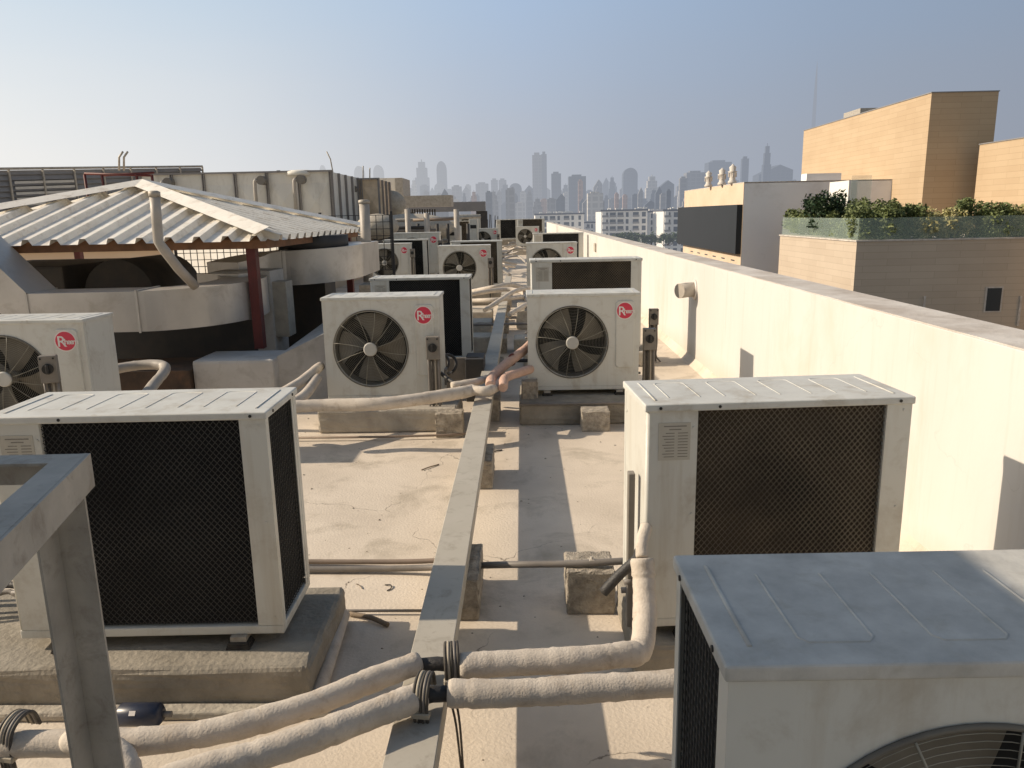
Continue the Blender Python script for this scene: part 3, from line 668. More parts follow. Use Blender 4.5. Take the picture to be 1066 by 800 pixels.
# motor-like blue drier at the left plinth foot
p = atZ(146, 744, .07)
dr = empty('filter_drier', (p.x, p.y, .07), 0, 'dark blue cylinder with a small white sticker lying at the foot of the left plinth', 'canister')
mb = MB(); mb.tube([(-.075, 0, 0), (-.066, 0, 0), (-.06, 0, 0), (.06, 0, 0), (.066, 0, 0), (.075, 0, 0)], [.018, .03, .036, .036, .03, .018], 20); mb.build('canister_body', mat('navy_enamel', (.02, .03, .06), .35, (.05, .05, .06), 20, .7), dr)
for q_ in (1, -1): MB().cyl((q_*.074, 0, 0), (q_*.10, 0, 0), .010, 10).build('fitting', M['conduit'], dr)
mb = MB(); mb.add([(-.02+.02*i, -.0372*math.cos(t_), .0372*math.sin(t_)) for t_ in (.5, .9) for i in (0, 1)], [(0, 1, 3, 2)]); mb.build('sticker', M['white'], dr)
dr.scale = (1.1, 1.1, 1.1)
ct = empty('cable_tangle', (-2.15, 2.9, .18), 0, 'tangle of black hoses and cables at the left end of the left foreground plinth', 'cable')
for k in range(5):
    MB().tube(smooth_path([(-.35, -.1+.06*k, .02+.02*k), (-.12, -.05+.05*k, .06+.05*(k % 3)), (.02, .02*k, .10+.02*k), (.14, .03*k-.05, .05+.06*(k % 2)), (.20, .0, .12+.03*k)], 6), .011+.004*(k % 2), 8).build('cable_run', M['hose'] if k % 2 else M['conduit'], ct)
# floor cove strip (pipe duct) beside plinth right side
o = MB().tube([atZ(330, 728, .03), atZ(358, 640, .05)], .028, 10).build('conduit_pipe', M['wrap']); tag(o, 'pale pipe lying along the right side of the left foreground plinth', 'pipe', cg)

# ------------------------------------------------------------------ steel angle frame at left
FO = Vector((-.8, 1.1, 0))
fr = empty('equipment_stand', FO, 0, 'weathered steel angle stand at the left edge with a vertical leg and mitred corner', 'stand')
P0 = Vector((-.785, 1.33, 1.345)); dF = Vector((.235, -.97, 0)).normalized(); nF = Vector((-dF.y, dF.x, 0)); nF = -nF if nF.x > 0 else nF
def angle_bar(name, A, d_, L, inn, ht, wd, t=.005):
    c = A+d_*(L/2)-FO; mb = MB()
    mb.obox(c+inn*(t/2)-Vector((0, 0, ht/2)), d_, inn, (0, 0, 1), L, t, ht)
    mb.obox(c+inn*(wd/2+t*.51)-Vector((0, 0, t/2-.0006)), d_, inn, (0, 0, 1), L, wd-t, t)
    return mb.build(name, M['steel'], fr)
angle_bar('front_rail', P0, dF, .95, nF, .062, .055)
angle_bar('rear_rail', P0+Vector((-.006, .002, -.0012)), Vector((-1, -.02, 0)), 1.1, Vector((0, -1, 0)), .055, .055)
def leg(x, y, h):
    mb = MB(); L = FO
    mb.box(x-.031-L.x, x+.031-L.x, y-.0025-L.y, y+.0025-L.y, .004, h); mb.box(x-.031-L.x, x-.026-L.x, y-.062-L.y, y-.003-L.y, .004, h)
    l = mb.build('leg', M['steel'], fr)
    MB().bevbox(x-.05-L.x, x+.05-L.x, y-.08-L.y, y+.03-L.y, .0005, .0038, .001, 1).build('base_plate', M['steel'], l)
leg(-.835, 1.325, 1.285); leg(-.600, .70, 1.285)

# ------------------------------------------------------------------ unseen block outside the picture on the left, added to shade the nearest unit
sh = empty('roof_block', (-2.6, 0, 0), 0, 'unseen cream block added to shade the nearest unit', 'building')
MB().box(-1.2, .95, -3, 1.62, .001, 2.52).build('wall', M['parapet'], sh)
MB().box(.951, .97, -.6, .3, .05, 2.05).build('door', M['screen'], sh)

# ------------------------------------------------------------------ switch boxes with conduits
SG = 'grey isolator switches beside the units'
def switch(x, y, z, label, rz=0., s=1., nc=4, foot=.0):
    o = empty('isolator_switch', (x, y, z), rz, label, 'switch box', SG); o.scale = (s, s, s)
    MB().bevbox(-.055, .055, 0, .07, -.10, .09, .006).build('switch_body', M['bluegrey'], o)
    k = MB().tube([(0, 0, 0), (0, -.014, 0)], .036, 20).build('knob', M['black'], o)
    MB().bevbox(-.009, .009, -.03, -.014, -.03, .03, .003, 1).build('handle', M['black'], k)
    for xx in (-.04, .04): MB().cyl((xx, -.004, .072), (xx, -.0005, .072), .007, 8).build('screw', M['black'], o)
    zf = -(z-foot)/s+.001
    for i in range(nc):
        xx = -.042+i*.027
        mb = MB(); mb.tube(smooth_path([(xx, .03, -.10), (xx+.004*(i % 2), .028, -.10+(zf+.1)*.5), (xx-.003, .03, zf+.08), (xx+(.05 if i == nc-1 else 0), .03, zf)], 4), .0095 if i % 2 else .007, 8)
        mb.build('conduit', [M['conduit'], M['cable'], M['paleg'], M['conduit']][i % 4], o)
    MB().box(-.05, .05, .071, .078, zf, .05).build('backing_rail', M['bluegrey'], o)
    return o
switch(-.745, 6.26, .70, 'switch box with a bunch of conduits at the right side of the left fan-side unit')
switch(1.115, 6.74, .665, 'switch box with conduits between the right fan-side unit and the parapet')
switch(-3.27, 5.18, .78, 'switch box in front of the half-cropped unit at the left edge', math.radians(18))
switch(-.62, 15.4, .85, 'switch beside the middle-distance unit left of the trunking')
switch(-2.52, 18.0, .95, 'switch beside the half-hidden unit near the duct end')
switch(-2.10, 20.3, 1.05, 'tall switch beside the farther unit near the duct end', 0, 1.2)
switch(-.92, 31.3, .95, 'tiny switch beside the small distant unit')
switch(.90, 35.3, .95, 'tiny switch beside the distant unit near the parapet end')
switch(1.55, 9.1, .55, 'low switch hidden beside the wide coil-backed unit')

# ------------------------------------------------------------------ middle ground pipes
pg2 = 'wrapped pipe bundles of the middle ground'
pm = empty('pipe_bundle', (0, 0, 0), 0, 'fat cream wrapped pipe bundle crossing in front of the left fan-side unit', 'pipe', pg2)
wrapped('pipe_run', z3([(300, 424, .36), (340, 422, .36), (390, 421, .37), (435, 416, .38), (480, 409, .385), (493, 406, .385)]), .048, M['wrap'], pm, 10)
wrapped('pipe_run', z3([(488, 406, .39), (508, 407, .39), (520, 398, .39), (519, 388, .40)]), .040, M['wrap'], pm, 10)
wrapped('pipe_run', z3([(470, 402, .40), (495, 398, .41), (508, 394, .41)]), .032, M['wrap'], pm, 8)
p1 = empty('pipe_bundle', (0, 0, 0), 0, 'pinkish wrapped pipe climbing from the trunking to the right fan-side unit', 'pipe', pg2)
wrapped('pipe_run', [(-.27, 6.05, .42), (-.26, 6.3, .44), (-.16, 6.55, .49), (.00, 6.85, .56), (.08, 7.05, .60)], .040, M['pinkwrap'], p1, 8)
wrapped('pipe_run', [(-.17, 6.05, .40), (-.15, 6.25, .44), (-.04, 6.4, .45), (.06, 6.6, .44)], .038, M['pinkwrap'], p1, 8)
MB().tube([(-.10+.045*math.cos(a)*.7, 6.66+.04*math.cos(a), .515+.05*math.sin(a)) for a in [2*PI*k/16 for k in range(16)]], .008, 6, closed=True).build('strap', M['redpaint'], p1)
p2 = empty('pipe_bundle', (0, 0, 0), 0, 'pale pipes curving down left of the left fan-side unit', 'pipe', pg2)
wrapped('pipe_run', [(-2.35, 5.9, .42), (-2.05, 5.85, .38), (-1.85, 6.1, .44), (-1.74, 6.5, .52)], .04, M['wrap'], p2, 8)
wrapped('pipe_run', [(-2.35, 5.7, .34), (-2.0, 5.68, .32), (-1.78, 5.95, .36), (-1.72, 6.3, .46)], .04, M['wrap'], p2, 8)
p3 = empty('pipe_bundle', (0, 0, 0), 0, 'bent pale pipe on the floor right of the half-cropped unit', 'pipe', pg2)
wrapped('pipe_run', [atY(112, 386, 6.4), atY(140, 381, 6.5), atY(164, 380, 6.5), atY(172, 385, 6.4), atY(158, 403, 6.0), atY(150, 415, 5.7)], .042, M['pvc'], p3, 8, jit=.0)
wrapped('pipe_run', [(-3.2, 5.9, .28), (-2.8, 6.0, .30), (-2.5, 6.3, .26), (-2.2, 6.3, .3)], .04, M['wrap'], p3, 8)
p4 = empty('pipe_bundle', (0, 0, 0), 0, 'tangle of wrapped pipes crossing the trunking beyond the fan-side pair', 'pipe', pg2)
for k, pts in enumerate([[(-1.3, 13.2, .35), (-.9, 13.0, .36), (-.45, 12.7, .40), (-.1, 13.2, .38), (.2, 14.2, .3)], [(-1.4, 13.8, .3), (-.8, 13.9, .40), (-.3, 14.3, .42), (.0, 14.0, .38), (.1, 13.1, .3)],
        [(-.6, 12.1, .3), (-.35, 12.5, .42), (-.1, 13.6, .46), (.3, 14.6, .42)], [(-.95, 14.8, .35), (-.5, 14.5, .45), (-.2, 15.2, .42), (.15, 15.4, .3)], [(-.2, 11.3, .33), (.0, 12.0, .36), (.1, 12.9, .30), (.4, 13.5, .28)]]):
    wrapped('pipe_run', pts, .036+.004*(k % 2), M['wrap'], p4, 6)
p5 = empty('pipe_bundle', (0, 0, 0), 0, 'jumble of small pipes and valves in the far aisle', 'pipe', pg2)
for k in range(14):
    y0 = 19+k*1.5; xx = random.uniform(-1.0, -.1); q1, q2 = random.uniform(-1.2, 1.2), random.uniform(-1.2, 1.2)
    wrapped('pipe_run', [(xx-.5, y0+q1, .15+.3*random.random()), (xx-.2, y0+.2, .25+.3*random.random()), (xx+.1, y0+.3, .45), (xx+.4, y0+q2, .2+.4*random.random())], .035, M['wrap'] if k % 2 else M['pvc'], p5, 5, seg=8)
ra = empty('cable_loop', (0, 0, 0), 0, 'black cable loops behind the shaded coil unit', 'cable')
for k, (x, y, z) in enumerate([(-.78, 6.9, .45), (-.72, 7.0, .42)]):
    MB().tube([(x+.10*math.cos(a), y+.03*math.sin(2*a), z+.09*math.sin(a)) for a in [2*PI*i/20 for i in range(20)]], .014, 8, closed=True).build('cable_run', M['hose'], ra)
MB().tube(smooth_path([(-.85, 6.7, .55), (-.7, 6.4, .46), (-.55, 6.2, .40), (-.45, 6.1, .38)], 5), .016, 8).build('cable_run', M['hose'], ra)
o = MB().bevbox(-.56, -.38, 7.25, 7.6, .001, .42, .01).build('junction_box', M['darksteel']); tag(o, 'dark grey box on the floor between the trunking and the left fan-side unit', 'box')
o = MB().box(-1.1, -.42, 7.30, 7.34, .05, .42).build('steel_panel', M['bluegrey']); tag(o, 'grey panel standing behind the left fan-side unit by the trunking', 'panel'); o.name = 'leaning_sheet'
# frames on floor beyond, low steps
for i, (x0, x1, y0, y1, z1) in enumerate([(-.9, -.42, 9.9, 10.3, .22), (-.9, -.45, 11.1, 11.6, .25), (-.12, .1, 9.8, 10.2, .2), (-.1, .3, 12, 12.5, .3), (-1.6, -.5, 12.6, 13.2, .22), (-.1, .9, 13.2, 13.9, .22)]):
    lumpy_plinth('concrete_block', x0, x1, y0, y1, z1, M['mortar'], ['pale block left of the shaded stretch of trunking', 'pale block farther up left of the trunking', 'small pale block right of the shaded trunking', 'pale block at the pipe tangle by the trunking', 'low pale kerb before the middle-distance unit', 'low pale kerb right of the aisle'][i], cat='block', group=BG, seed=70+i)
mb = MB(); mb.tube([(-1.2, 8.7, .12), (1.0, 8.75, .12)], .02, 8); tag(mb.build('conduit_pipe', M['black']), 'black pipe crossing the shaded floor behind the fan-side pair', 'pipe', cg)
mb = MB(); mb.tube([(-1.2, 10.6, .28), (1.0, 10.65, .28)], .018, 8); tag(mb.build('conduit_pipe', M['conduit']), 'grey pipe crossing under the tangle of wrapped pipes', 'pipe', cg)
# stub in the parapet
st = empty('wall_spout', (2.0, 9.0, .87), 0, 'round grey pipe stub with a white collar sticking out of the parapet', 'pipe')
MB().tube([(.0, 0, 0), (-.10, -.03, -.0), (-.20, -.09, -.005)], .085, 20).build('stub', M['pvc'], st)
MB().tube([(-.001, 0, 0), (-.02, 0, 0)], .115, 24).build('collar', M['white'], st)
for i, (y, z, s) in enumerate([(21, .75, .16), (27, .9, .1), (33, .7, .12)]):
    o = MB().bevbox(1.96, 1.999, y, y+s*2.2, z, z+s*1.4, .005, 1).build('wall_fitting', M['mortar']); tag(o, ['small pale box on the parapet behind the row by the wall', 'second small pale fitting farther along the parapet', 'farthest small pale fitting on the parapet'][i], 'wall fitting')

# ------------------------------------------------------------------ ducts
def sweep_rect(name, path, w, z0, z1, m, parent):
    n = len(path); vs = []; fs = []
    for i, p in enumerate(path):
        p = Vector(p); a = Vector(path[max(i-1, 0)]); b = Vector(path[min(i+1, n-1)]); d = (b-a); d.z = 0; d.normalize(); nr = Vector((-d.y, d.x, 0))
        h0, h1 = z0+p.z, z1+p.z
        for s_, h in ((-1, h0), (1, h0), (1, h1), (-1, h1)):
            q = p+nr*(s_*w/2); vs.append((q.x, q.y, h))
    for i in range(n-1):
        for k in range(4): l = (k+1) % 4; fs.append((i*4+k, i*4+l, i*4+4+l, i*4+4+k))
    fs += [(0, 1, 2, 3), tuple((n-1)*4+k for k in (3, 2, 1, 0))]
    return MB().add(vs, fs).build(name, m, parent)
def seam(pt, d, w, z0, z1, parent, t=.012):
    d = Vector(d).normalized(); nr = Vector((-d.y, d.x, 0)); p = Vector(pt); mb = MB()
    for s_ in (-1, 1): mb.obox(p+nr*s_*(w/2+t/2)+Vector((0, 0, (z0+z1)/2)), d, nr, (0, 0, 1), .018, t, z1-z0+.02)
    mb.obox(p+Vector((0, 0, z1+t/2)), d, nr, (0, 0, 1), .018, w+.03, t)
    return mb.build('duct_seam', M['seam'], parent)
d1 = empty('air_duct', (0, 0, 0), 0, 'big galvanised elbow duct in front of the tin-roofed shelter', 'duct', 'galvanised elbow ducts')
path = [(-4.50, 7.22, 0), (-4.3, 7.22, 0), (-3.55, 7.25, 0)]
for k in range(1, 49):
    a = -PI/2+k*PI/96*1.9; path.append((-3.50+.62*math.cos(a), 7.25+.66+.66*math.sin(a), .00125*k))
path += [(-2.86, 8.3, .07)]
sweep_rect('duct_body', path, .46, .77, 1.14, M['duct'], d1)
seam((-3.52, 7.25, 0), (1, 0, 0), .46, .77, 1.14, d1)
mb = MB(); mb.add([(-4.50, 6.99, .77), (-4.50, 6.99, 1.14), (-5.6, 6.99, 2.35), (-6.0, 6.99, 1.85), (-4.50, 7.45, .77), (-4.50, 7.45, 1.14), (-5.6, 7.45, 2.35), (-6.0, 7.45, 1.85)],
    [(0, 1, 2, 3), (4, 5, 6, 7), (1, 5, 6, 2), (0, 4, 7, 3), (2, 6, 7, 3)]); mb.build('duct_riser', M['duct'], d1)
seam((-4.51, 7.22, 0), (1, 0, 0), .46, .77, 1.14, d1)
mb = MB(); mb.bevbox(-3.35, -2.70, 8.32, 8.8, .30, 1.22, .02); mb.build('duct_end', M['ductpaint'], d1)
d2 = empty('air_duct', (0, 0, 0), 0, 'second galvanised duct curving out under the right eave of the shelter', 'duct', 'galvanised elbow ducts')
path = [(v.x, v.y, v.z) for v in smooth_path([(-3.35, 8.70, -.10), (-3.12, 9.12, -.04), (-2.85, 9.27, 0), (-2.72, 9.3, 0)], 8)]
for k in range(1, 49):
    a = -PI/2+k*PI/104; path.append((-2.70+.46*math.cos(a), 9.9+.6*math.sin(a), .0008*k))
path += [(-2.24, 10.9, .04)]
sweep_rect('duct_body', path, .5, 1.0, 1.40, M['duct'], d2)
seam((-2.78, 9.285, 0), (1, 0, 0), .5, 1.0, 1.40, d2, .008)
MB().tube([(-2.55, 9.6, 1.40), (-2.55, 9.6, 1.56)], .42, 28).build('duct_collar', M['darksteel'], d2)
# painted plinth / ramp
rp = empty('masonry_upstand', (0, 0, 0), 0, 'grey-white rendered upstand with a sloping back below the ducts', 'upstand')
mb = MB(); mb.bevbox(-3.05, -2.30, 6.95, 7.5, .001, .50, .03); mb.build('upstand_body', M['ductpaint'], rp)
mb = MB(); mb.add([(-2.31, 7.1, 0), (-1.30, 7.6, 0), (-1.30, 7.6, .95), (-2.31, 7.1, .50), (-2.31, 9.8, 0), (-1.30, 9.6, 0), (-1.30, 9.6, .95), (-2.31, 9.8, .62)],
    [(0, 1, 2, 3), (4, 5, 6, 7), (3, 2, 6, 7), (1, 5, 6, 2), (0, 4, 7, 3)]); mb.build('upstand_ramp', M['ductpaint'], rp)
mb = MB(); mb.bevbox(-2.74, -2.55, 8.35, 8.6, .50, 1.10, .01); mb.build('pier', M['mortar'], rp)
o = MB().box(-4.6, -3.06, 6.9, 7.6, .001, .42).build('rusty_tray', M['rust']); tag(o, 'rusty brown box beside the rendered upstand', 'box')
o = MB().box(-3.05, -2.2, 6.72, 6.94, .001, .05).build('mortar_kerb', M['mortar']); tag(o, 'low kerb at the foot of the rendered upstand', 'kerb')

# ------------------------------------------------------------------ shelter with tin roof
hx0, hx1, hy0, hy1, ze = -6.78, -2.40, 7.50, 11.80, 1.575
hc = empty('tin_shelter', (-4.59, 9.65, 0), 0, 'low shelter with a pyramid roof of cream corrugated sheet on red posts', 'shelter')
cx_, cy_, za = -4.56, 9.65, 2.14
def rel2(v): return Vector(v)-Vector((cx_, cy_, 0))
prof = [(0, 0), (.44, 0), (.54, 1), (.74, 1), (.84, 0)]   # trapezoid corrugation in one pitch
def roof_side(corner_a, corner_b, name, label=None):
    A, B, Ap = Vector(corner_a), Vector(corner_b), Vector((cx_, cy_, za)); L = (B-A).length; u = (B-A)/L
    mid = (A+B)/2; up_ = (Ap-mid); hgt = up_.length; v_ = up_.normalized(); nrm = u.cross(v_).normalized()
    if nrm.z < 0: nrm = -nrm
    pitch = .27; amp = .056; n = int(L/pitch); pitch = L/n; pts = []
    for i in range(n):
        for fx_, h_ in prof: pts.append(((i+fx_)*pitch, h_*amp))
    pts.append((L, 0)); pts2 = []
    for k in range(len(pts)-1):
        pts2.append(pts[k])
        if pts[k][0] < L/2 < pts[k+1][0]:
            f = (L/2-pts[k][0])/(pts[k+1][0]-pts[k][0]); pts2.append((L/2, pts[k][1]+(pts[k+1][1]-pts[k][1])*f))
    pts2.append(pts[-1]); vs = []; fs = []
    for s_, h_ in pts2:
        t_ = hgt*(1-abs(s_-L/2)/(L/2)); base = A+u*s_+nrm*h_
        vs += [rel2(base-v_*.07), rel2(base+v_*t_)]
    for i in range(len(pts2)-1): fs.append((2*i, 2*i+2, 2*i+3, 2*i+1))
    return MB().add(vs, fs).build(name, M['roofsheet'], hc, recalc=False)
c00, c10, c11, c01 = (hx0, hy0, ze), (hx1, hy0, ze), (hx1, hy1, ze), (hx0, hy1, ze)
roof_side(c00, c10, 'roof_sheet'); roof_side(c10, c11, 'roof_sheet'); roof_side(c11, c01, 'roof_sheet'); roof_side(c01, c00, 'roof_sheet')
for c in (c00, c10, c11, c01):   # hip flashings
    A = Vector(c)+Vector((0, 0, .080)); Ap = Vector((cx_, cy_, za+.085)); d = (Ap-A).normalized(); side = d.cross(Vector((0, 0, 1))).normalized()
    mb = MB(); A2 = A-d*.05
    mb.add([rel2(A2+side*.15-Vector((0, 0, .02))), rel2(A2+Vector((0, 0, .045))), rel2(A2-side*.15-Vector((0, 0, .02))), rel2(Ap+side*.15-Vector((0, 0, .02))), rel2(Ap+Vector((0, 0, .045))), rel2(Ap-side*.15-Vector((0, 0, .02)))], [(0, 1, 4, 3), (1, 2, 5, 4)])
    mb.build('hip_flashing', M['roofsheet'], hc, recalc=False)
for (x0, x1, y0, y1) in ((hx0+.02, hx1-.02, hy0+.02, hy0+.06), (hx0+.02, hx1-.02, hy1-.06, hy1-.02), (hx1-.06, hx1-.02, hy0+.061, hy1-.061), (hx0+.02, hx0+.06, hy0+.061, hy1-.061)):
    MB().box(x0-cx_, x1-cx_, y0-cy_, y1-cy_, ze-.09, ze-.005).build('fascia_board', M['fascia'], hc)
mb = MB(); A_, B_ = Vector((-7.6, 17.2, .001)), Vector((-3.7, 13.4, .001)); d_ = (B_-A_).normalized(); n_ = Vector((-d_.y, d_.x, 0))
mb.obox((A_+B_)/2+Vector((0, 0, .76)), d_, n_, (0, 0, 1), (B_-A_).length, .15, 1.52); tag(mb.build('low_wall', M['parapet']), 'low sunlit cream wall seen through the wire mesh behind the shelter', 'wall')
for (x, y, zf) in ((-2.60, 7.62, .501), (-6.6, 7.62, .001), (-2.55, 11.65, .001), (-6.6, 11.65, .001)):
    MB().box(x-.045-cx_, x+.045-cx_, y-.05-cy_, y+.05-cy_, zf, ze-.01).build('post', M['redpaint'], hc)
# rafters seen from below
for y in (8.4, 9.3, 10.2, 11.0):
    MB().box(hx0+.1-cx_, hx1-.1-cx_, y-cy_, y+.06-cy_, ze-.06, ze-.008).build('rafter', M['fascia'], hc)
# equipment below the shelter
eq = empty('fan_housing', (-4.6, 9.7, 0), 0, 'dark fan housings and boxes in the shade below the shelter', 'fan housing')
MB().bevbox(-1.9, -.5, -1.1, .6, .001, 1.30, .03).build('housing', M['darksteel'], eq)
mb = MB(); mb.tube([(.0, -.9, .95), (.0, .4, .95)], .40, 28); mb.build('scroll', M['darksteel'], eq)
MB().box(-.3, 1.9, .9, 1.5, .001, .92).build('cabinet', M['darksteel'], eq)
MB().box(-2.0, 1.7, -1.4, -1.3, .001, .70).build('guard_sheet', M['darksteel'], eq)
mf = empty('mesh_fence', (-3.0, 12.2, 0), 0, 'square wire mesh panel in a dark frame behind the shelter', 'fence')
mb = MB()
x = -2.4
while x <= 1.0: mb.box(x, x+.010, 0, .010, .95, 1.80); x += .105
z = .95
while z <= 1.8: mb.box(-2.4, 1.0, -.011, -.001, z, z+.010); z += .105
mb.build('wire_mesh', M['darksteel'], mf)
for x in (-2.4, -1.25, -.1, 1.0): MB().box(x-.02, x+.02, -.04, -.012, .001, 1.85).build('post', M['darksteel'], mf)
# low bright plinth building behind
lb = empty('tank_plinth', (-10, 27, 0), 0, 'long cream rendered plinth carrying the sectional water tanks', 'plinth')
MB().box(-9, 5.2, -9.0, 6, .001, 1.12).build('wall', M['cream'], lb)
MB().box(-9.1, 5.3, -9.1, 6.1, 1.121, 1.25).build('slab_edge', M['mortar'], lb)
# vents
for nm, pts, r, lab in (('vent_pipe', [atY(161, 205, 6.75), atY(165, 252, 6.75), atY(169, 258, 6.75), atY(186, 280, 6.9), atY(203, 298, 7.1)], .043, 'bent white vent stack rising in front of the shelter roof'),
                        ('vent_pipe', [atY(379, 212, 10.6), atY(381, 250, 10.6), Vector((-2.1, 10.6, .9))], .068, 'upright white vent pipe at the far corner of the shelter')):
    o = empty(nm, pts[0], 0, lab, 'pipe', 'white vent pipes')
    P = [Vector(q)-pts[0] for q in pts]
    pth = P if len(P) == 3 else [P[0], P[1]*.5, P[1], P[2], P[3], P[4]]
    MB().tube(pth, r, 18).build('pipe_body', M['pvc'], o)
    MB().tube([P[0]+Vector((0, 0, .0)), P[0]+Vector((0, 0, .04)), P[0]+Vector((0, 0, .05))], [r*1.12, r*1.12, r*.6], 18).build('cap', M['steel'], o)

# ------------------------------------------------------------------ water tanks, screen
def tank(name, x0, x1, y0, y1, z0, z1, m, pitch, label):
    o = empty(name, ((x0+x1)/2, (y0+y1)/2, z0), 0, label, 'water tank', 'sectional water tanks'); cx, cy = (x0+x1)/2, (y0+y1)/2
    MB().box(x0-cx, x1-cx, y0-cy, y1-cy, 0.001, z1-z0).build('tank_wall', m, o)
    mb = MB(); x = x0
    while x <= x1+.01:
        for t_ in (-.045, .02): mb.box(x-cx+t_, x-cx+t_+.025, y0-cy-.07, y0-cy-.001, 0.001, z1-z0)
        x += pitch
    y = y0
    while y <= y1+.01:
        for t_ in (-.045, .02): mb.box(x1-cx+.001, x1-cx+.07, y-cy+t_, y-cy+t_+.025, 0.001, z1-z0)
        y += pitch
    mb.box(x0-cx-.05, x1-cx+.08, y0-cy-.08, y0-cy+.001, z1-z0+.001, z1-z0+.05)
    mb.build('flange', M['rib'], o)
    mb = MB(); x = x0+.5*pitch
    while x < x1: mb.add([(x-cx-.42*pitch, y0-cy-.001, .5), (x-cx+.42*pitch, y0-cy-.001, .5), (x-cx, y0-cy-.10, 1.05), (x-cx-.42*pitch, y0-cy-.001, 1.6), (x-cx+.42*pitch, y0-cy-.001, 1.6)], [(0, 1, 2), (1, 4, 2), (4, 3, 2), (3, 0, 2)]); x += pitch
    mb.build('pressed_panel', m, o)
    return o
t1 = tank('water_tank', -11.95, -5.95, 25, 29, 1.26, 3.20, M['tank'], 1.0, 'long cream sectional water tank with ribbed panels behind the shelter')
t2 = tank('water_tank', -6.6, -5.2, 29, 32, 1.26, 3.13, M['tank2'], .8, 'smaller tan sectional water tank right of the long one')
for i, (x, y, r) in enumerate([(313, 187, .11), (272, 188, .11), (175, 190, .11), (368, 197, .10)]):
    Y = 24.6 if i < 3 else 28.6; p = atY(x, y, Y)
    o = empty('overflow_pipe', p, 0, ['overflow pipe with a round elbow near the right end of the long tank', 'overflow pipe with a round elbow in the middle of the long tank', 'round dark elbow at the left part of the long tank', 'overflow pipe on the tan tank'][i], 'pipe', 'tank overflow pipes')
    MB().tube([(0, 0.2, 0), (0, -.08, 0)], r*1.25, 16).build('elbow', M['bluegrey'], o)
    MB().tube([(-.13, -.05, .03), (-.19, -.05, -.03), (-.2, -.05, -.25), (-.2, -.05, -1.3)], r*.5, 10).build('downpipe', M['pvc'], o)
for i, (x, y, w_) in enumerate([(240, 183, .1), (313, 180, .5), (290, 180, .08)]):
    p = atY(x, y, 25.3); o = MB().tube([p-Vector((0, 0, .1)), p+Vector((0, 0, .02)), p+Vector((0, 0, .07))], [w_, w_, w_*.7], 16).build('tank_hatch', M['tank'] if w_ > .2 else M['darksteel']); tag(o, ['small dark vent cap on the left of the long tank', 'cream manhole lid on top of the long tank', 'small dark vent cap beside the manhole lid'][i], 'tank lid')
for i, (x, y0, y1, Y, dx) in enumerate([(344, 158, 182, 25.5, -4), (124, 158, 178, 16, 4), (129, 158, 178, 16, 4), (378, 173, 186, 27, 0), (385, 175, 188, 27, 0)]):
    a, b, c = atY(x+(3 if dx < 0 else 0), y1, Y), atY(x, (y0+y1)/2-4, Y), atY(x+dx, y0, Y)
    o = MB().tube([a, b, c], .02, 6).build('antenna_rod', M['steel']); tag(o, ['bent rod standing at the right end of the long tank', 'left of two thin bent rods above the grey screen', 'right of two thin bent rods above the grey screen', 'left thin rod behind the tan tank', 'right thin rod behind the tan tank'][i], 'rod')
ls = empty('louvre_screen', (-10, 16, 0), 0, 'grey louvred plant screen at the far left with a paler slatted opening', 'screen')
a, b = atY(-30, 177, 24.0), atY(210, 174, 32.0)
mb = MB(); n = 22; d_ = Vector((b.x-a.x, b.y-a.y, 0)); L = d_.length; d_.normalize(); nr = Vector((d_.y, -d_.x, 0))
def lp(s_, off, z): v = Vector((a.x, a.y, 0))+d_*s_+nr*off; return Vector((v.x+10, v.y-16, z))
za_, zb_ = a.z, b.z
def ztop(s_): return za_+(zb_-za_)*s_/L
for k in range(24):
    z = -.17*k-.16
    A, B = lp(0, 0, za_+z), lp(L, 0, zb_+z)
    mb.add([A, B, B+Vector((0, 0, .13))-nr*.06, A+Vector((0, 0, .13))-nr*.06], [(0, 1, 2, 3)])
mb.build('louvre_blades', M['screen'], ls, recalc=False)
A, B = lp(0, -.09, za_-2.6), lp(L, -.09, zb_-2.6); MB().add([A, B, B+Vector((0, 0, 2.55)), A+Vector((0, 0, 2.55))], [(0, 1, 2, 3)]).build('backing_sheet', M['screen'], ls)
for k in range(9):
    s_ = L*k/8; A = lp(s_, .03, ztop(s_)-2.6); MB().obox(A+Vector((0, 0, 1.3)), d_, nr, (0, 0, 1), .05, .05, 2.6).build('post', M['steel'], ls)
mb = MB(); A, B = lp(0, .03, za_+.02), lp(L, .03, zb_+.02); mb.tube([A, B], .045, 6); mb.build('top_rail', M['steel'], ls)
mb = MB()
for k in range(9): 
    z = -.45-.17*k; A, B = lp(L*.14, .02, ztop(L*.14)+z), lp(L*.37, .02, ztop(L*.37)+z); mb.add([A, B, B+Vector((0, 0, .08)), A+Vector((0, 0, .08))], [(0, 1, 2, 3)])
mb.build('pale_slats', M['paleslat'], ls, recalc=False)
rr_ = empty('red_railing', (0, 0, 0), 0, 'red oxide painted pipe railing in front of the grey screen', 'railing')
Yr = 13.5; pts = [atY(88, 181, Yr), atY(158, 183, Yr)]
mb = MB(); mb.tube(pts, .022, 6); mb.tube([atY(105, 183, Yr+.7), atY(160, 180, Yr+.7)], .022, 6); mb.build('rail', M['redpaint'], rr_)
for x in (88, 106, 142, 158):
    q = atY(x, 182, Yr); MB().tube([q, Vector((q.x+.02, q.y, 1.3))], .022, 6).build('post', M['redpaint'], rr_)

